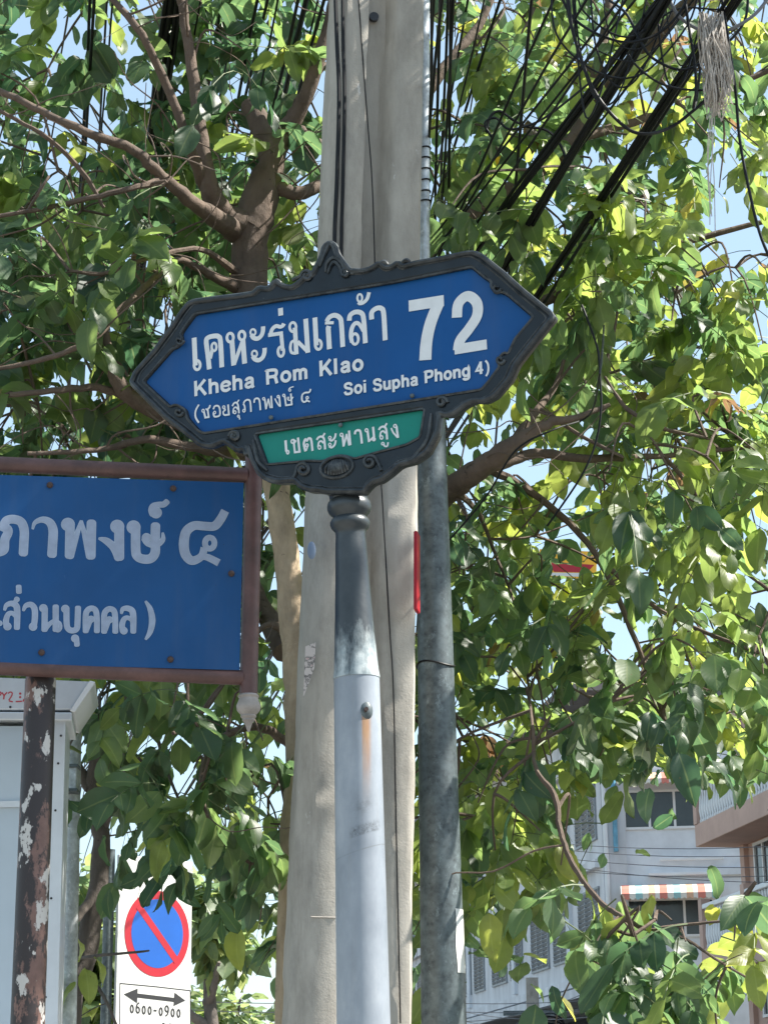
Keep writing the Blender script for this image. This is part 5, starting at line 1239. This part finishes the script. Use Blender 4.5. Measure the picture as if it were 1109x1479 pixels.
# --- foliage: how thick it hangs in each direction, one row per 100 px
DENS = ["64665178778", "65775178687", "66776189788", "98877199995", "99887199997", "89876389998", "77887367789", "67888365799", "67787388798", "67787398687",
        "26776399999", "26788289987", "02588287433", "00046142000", "00001010000"]
GAPS = [(775, 745, 865, 830, .95), (870, 850, 940, 940, .85), (95, 0, 215, 110, .7), (1045, 320, 1109, 410, .9), (695, 600, 770, 690, .6), (60, 180, 130, 250, .7), (1040, 800, 1109, 880, .8), (840, 180, 900, 260, .6), (430, 60, 480, 220, .6),
        (380, 660, 440, 1040, .75), (165, 1180, 285, 1480, .85), (860, 1120, 1015, 1290, .8), (655, 580, 800, 700, .6), (330, 190, 420, 330, .6), (90, 1180, 170, 1480, .75), (680, 0, 720, 60, .6), (830, 60, 870, 120, .5)]
def add_cell(c, r_, d, yl=7.42, yh=10.4, per=.52):
    n = d * per * (1.1 if c >= 6 and r_ < 7 else 1.35 if c >= 6 else 1.2 if r_ < 8 else 1); n = int(n) + (1 if rnd.random() < n - int(n) else 0)
    for _ in range(n):
        px, py = (c + rnd.random()) * 101, (r_ + rnd.random()) * 100
        if any(x0 < px < x1 and y0 < py < y1 and rnd.random() < q for x0, y0, x1, y1, q in GAPS): continue
        py -= 45
        Yc = yl + (yh - yl) * rnd.random() ** 1.25
        t_ = TC if (px < 250 and py > 930) else (TA if px < 520 else TB)
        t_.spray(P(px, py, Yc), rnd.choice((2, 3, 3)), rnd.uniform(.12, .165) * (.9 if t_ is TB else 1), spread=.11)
for r_, row in enumerate(DENS):
    for c, ch in enumerate(row): add_cell(c, r_, int(ch))
for r_ in range(-3, 0):
    for c in range(-2, 13): add_cell(c, r_, 5 if c < 6 else 1.6, per=.5)
for r_ in range(0, 12):
    for c in (-2, -1): add_cell(c, r_, 7, per=.5)
    for c in (11, 12): add_cell(c, r_, 2 if r_ > 2 else 1, per=.5)
# nearer hanging leaves picked out of the mass
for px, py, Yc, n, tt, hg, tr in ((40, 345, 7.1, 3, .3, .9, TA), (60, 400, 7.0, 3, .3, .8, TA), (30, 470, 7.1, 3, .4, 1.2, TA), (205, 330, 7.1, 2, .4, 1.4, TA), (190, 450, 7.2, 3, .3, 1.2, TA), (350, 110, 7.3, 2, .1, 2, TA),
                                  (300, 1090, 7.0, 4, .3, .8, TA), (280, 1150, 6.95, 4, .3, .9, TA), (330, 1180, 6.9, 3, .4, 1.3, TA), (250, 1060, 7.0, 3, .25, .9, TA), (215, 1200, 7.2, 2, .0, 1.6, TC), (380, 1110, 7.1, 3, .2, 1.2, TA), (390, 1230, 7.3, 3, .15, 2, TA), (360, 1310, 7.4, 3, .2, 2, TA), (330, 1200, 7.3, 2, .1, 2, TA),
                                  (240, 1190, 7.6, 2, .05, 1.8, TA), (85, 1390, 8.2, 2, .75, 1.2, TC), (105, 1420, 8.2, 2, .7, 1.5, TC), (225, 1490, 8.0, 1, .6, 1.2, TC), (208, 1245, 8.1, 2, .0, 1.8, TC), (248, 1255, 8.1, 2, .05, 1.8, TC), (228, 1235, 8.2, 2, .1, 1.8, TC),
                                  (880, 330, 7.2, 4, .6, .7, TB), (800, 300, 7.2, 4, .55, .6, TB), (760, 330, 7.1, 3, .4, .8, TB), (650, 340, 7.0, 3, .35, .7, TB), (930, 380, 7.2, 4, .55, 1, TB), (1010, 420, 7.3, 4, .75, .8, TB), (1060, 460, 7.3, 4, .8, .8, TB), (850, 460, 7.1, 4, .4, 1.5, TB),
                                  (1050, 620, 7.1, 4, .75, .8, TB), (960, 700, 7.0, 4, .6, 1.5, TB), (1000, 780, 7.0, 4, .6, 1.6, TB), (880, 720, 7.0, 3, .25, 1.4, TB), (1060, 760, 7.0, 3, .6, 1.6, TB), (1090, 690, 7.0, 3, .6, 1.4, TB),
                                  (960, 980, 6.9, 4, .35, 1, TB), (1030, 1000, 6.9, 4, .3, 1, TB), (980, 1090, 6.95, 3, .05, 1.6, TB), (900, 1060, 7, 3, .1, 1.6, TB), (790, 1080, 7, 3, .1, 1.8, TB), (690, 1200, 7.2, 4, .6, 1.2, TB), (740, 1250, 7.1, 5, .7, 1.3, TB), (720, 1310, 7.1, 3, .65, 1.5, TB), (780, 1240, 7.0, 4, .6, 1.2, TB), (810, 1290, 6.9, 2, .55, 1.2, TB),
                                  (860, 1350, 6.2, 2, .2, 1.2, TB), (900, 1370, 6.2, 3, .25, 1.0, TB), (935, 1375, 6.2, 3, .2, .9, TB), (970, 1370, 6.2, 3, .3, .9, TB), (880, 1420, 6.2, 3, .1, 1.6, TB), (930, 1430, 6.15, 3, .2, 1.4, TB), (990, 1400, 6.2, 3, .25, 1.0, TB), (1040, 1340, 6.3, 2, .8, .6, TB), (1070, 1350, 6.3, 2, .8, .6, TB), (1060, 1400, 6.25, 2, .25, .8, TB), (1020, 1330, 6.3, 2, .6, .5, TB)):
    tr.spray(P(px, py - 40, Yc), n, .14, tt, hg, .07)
# unseen canopy added above and right of the frame to shade the lane sign
TB.limb3([tuple(P(850, 150, 8.3)), (1.6, 7.4, 6.2), (2.2, 6.6, 6.7), (2.7, 5.9, 7.1), (3.0, 5.4, 7.3)], [.03, .028, .024, .018, .01])
TB.limb3([(2.2, 6.6, 6.7), (2.6, 6.3, 6.6), (3.1, 6.0, 6.5)], [.018, .014, .008])
for _ in range(62):
    TB.spray((rnd.uniform(2.1, 3.3), rnd.uniform(5.65, 6.7), rnd.uniform(6.2, 7.7)), 3, .14)
TA.fine_twigs(170); TB.fine_twigs(70); TC.fine_twigs(30)
TA.finish(); TB.finish(); TC.finish()
# --- far small trees in the gaps low down
def far_tree(px, py, Yd, w, h, lab, n=1300):
    g_ = gp(px, 1479, Yd, 0); t_ = Tree('distant_tree', lab, g_, M['bark_grey'], 'distant trees')
    top = P(px, py, Yd); H_ = top.z
    t_.limb3([tuple(g_), tuple(g_ + UZ * H_ * .4 + Vector((.1, 0, 0))), tuple(g_ + UZ * H_ * .75)], [.16, .12, .05], 'trunk')
    for i in range(5):
        a = i * 1.26; s_ = g_ + UZ * H_ * (.45 + .06 * i); t_.limb3([tuple(s_), tuple(s_ + Vector((math.cos(a), math.sin(a), .6)) * w * .25), tuple(s_ + Vector((math.cos(a), math.sin(a), .9)) * w * .45)], [.06, .04, .02])
    lob = [(Vector((rnd.uniform(-.36, .36) * w, rnd.uniform(-.36, .36) * w, H_ - h * rnd.uniform(.12, .8))), rnd.uniform(.16, .3) * w) for _ in range(13)]
    for i in range(n):
        c_, r_ = rnd.choice(lob); v = Vector((rnd.gauss(0, 1), rnd.gauss(0, 1), rnd.gauss(0, 1))).normalized() * r_ * rnd.uniform(.55, 1.05)
        p = Vector((g_.x, g_.y, 0)) + c_ + v; p.z = min(p.z, H_ + rnd.uniform(-.2, .1))
        L_ = rnd.uniform(.22, .4)
        t_.pos.append(p); t_.dir.append(v.normalized() + Vector((rnd.gauss(0, .5), rnd.gauss(0, .5), -.5))); t_.nor.append(Vector((rnd.gauss(0, .6), rnd.gauss(0, .6), 1))); t_.len.append(L_); t_.wid.append(L_ * .5); t_.tint.append(rnd.random())
    t_.finish(M['leaf_far'], 3)
far_tree(325, 1432, 42, 2.6, 2.6, 'small pale distant tree low in the gap left of the concrete pole')
far_tree(146, 1395, 36, 1.6, 2.6, 'small distant tree behind the traffic sign at its left edge')
far_tree(120, 1232, 24, 1.2, 3.4, 'slim distant tree between the cabinet post and the leaning grey trunk')
far_tree(300, 1275, 22, .95, .9, 'distant yellow green tree just right of the traffic sign', 330)
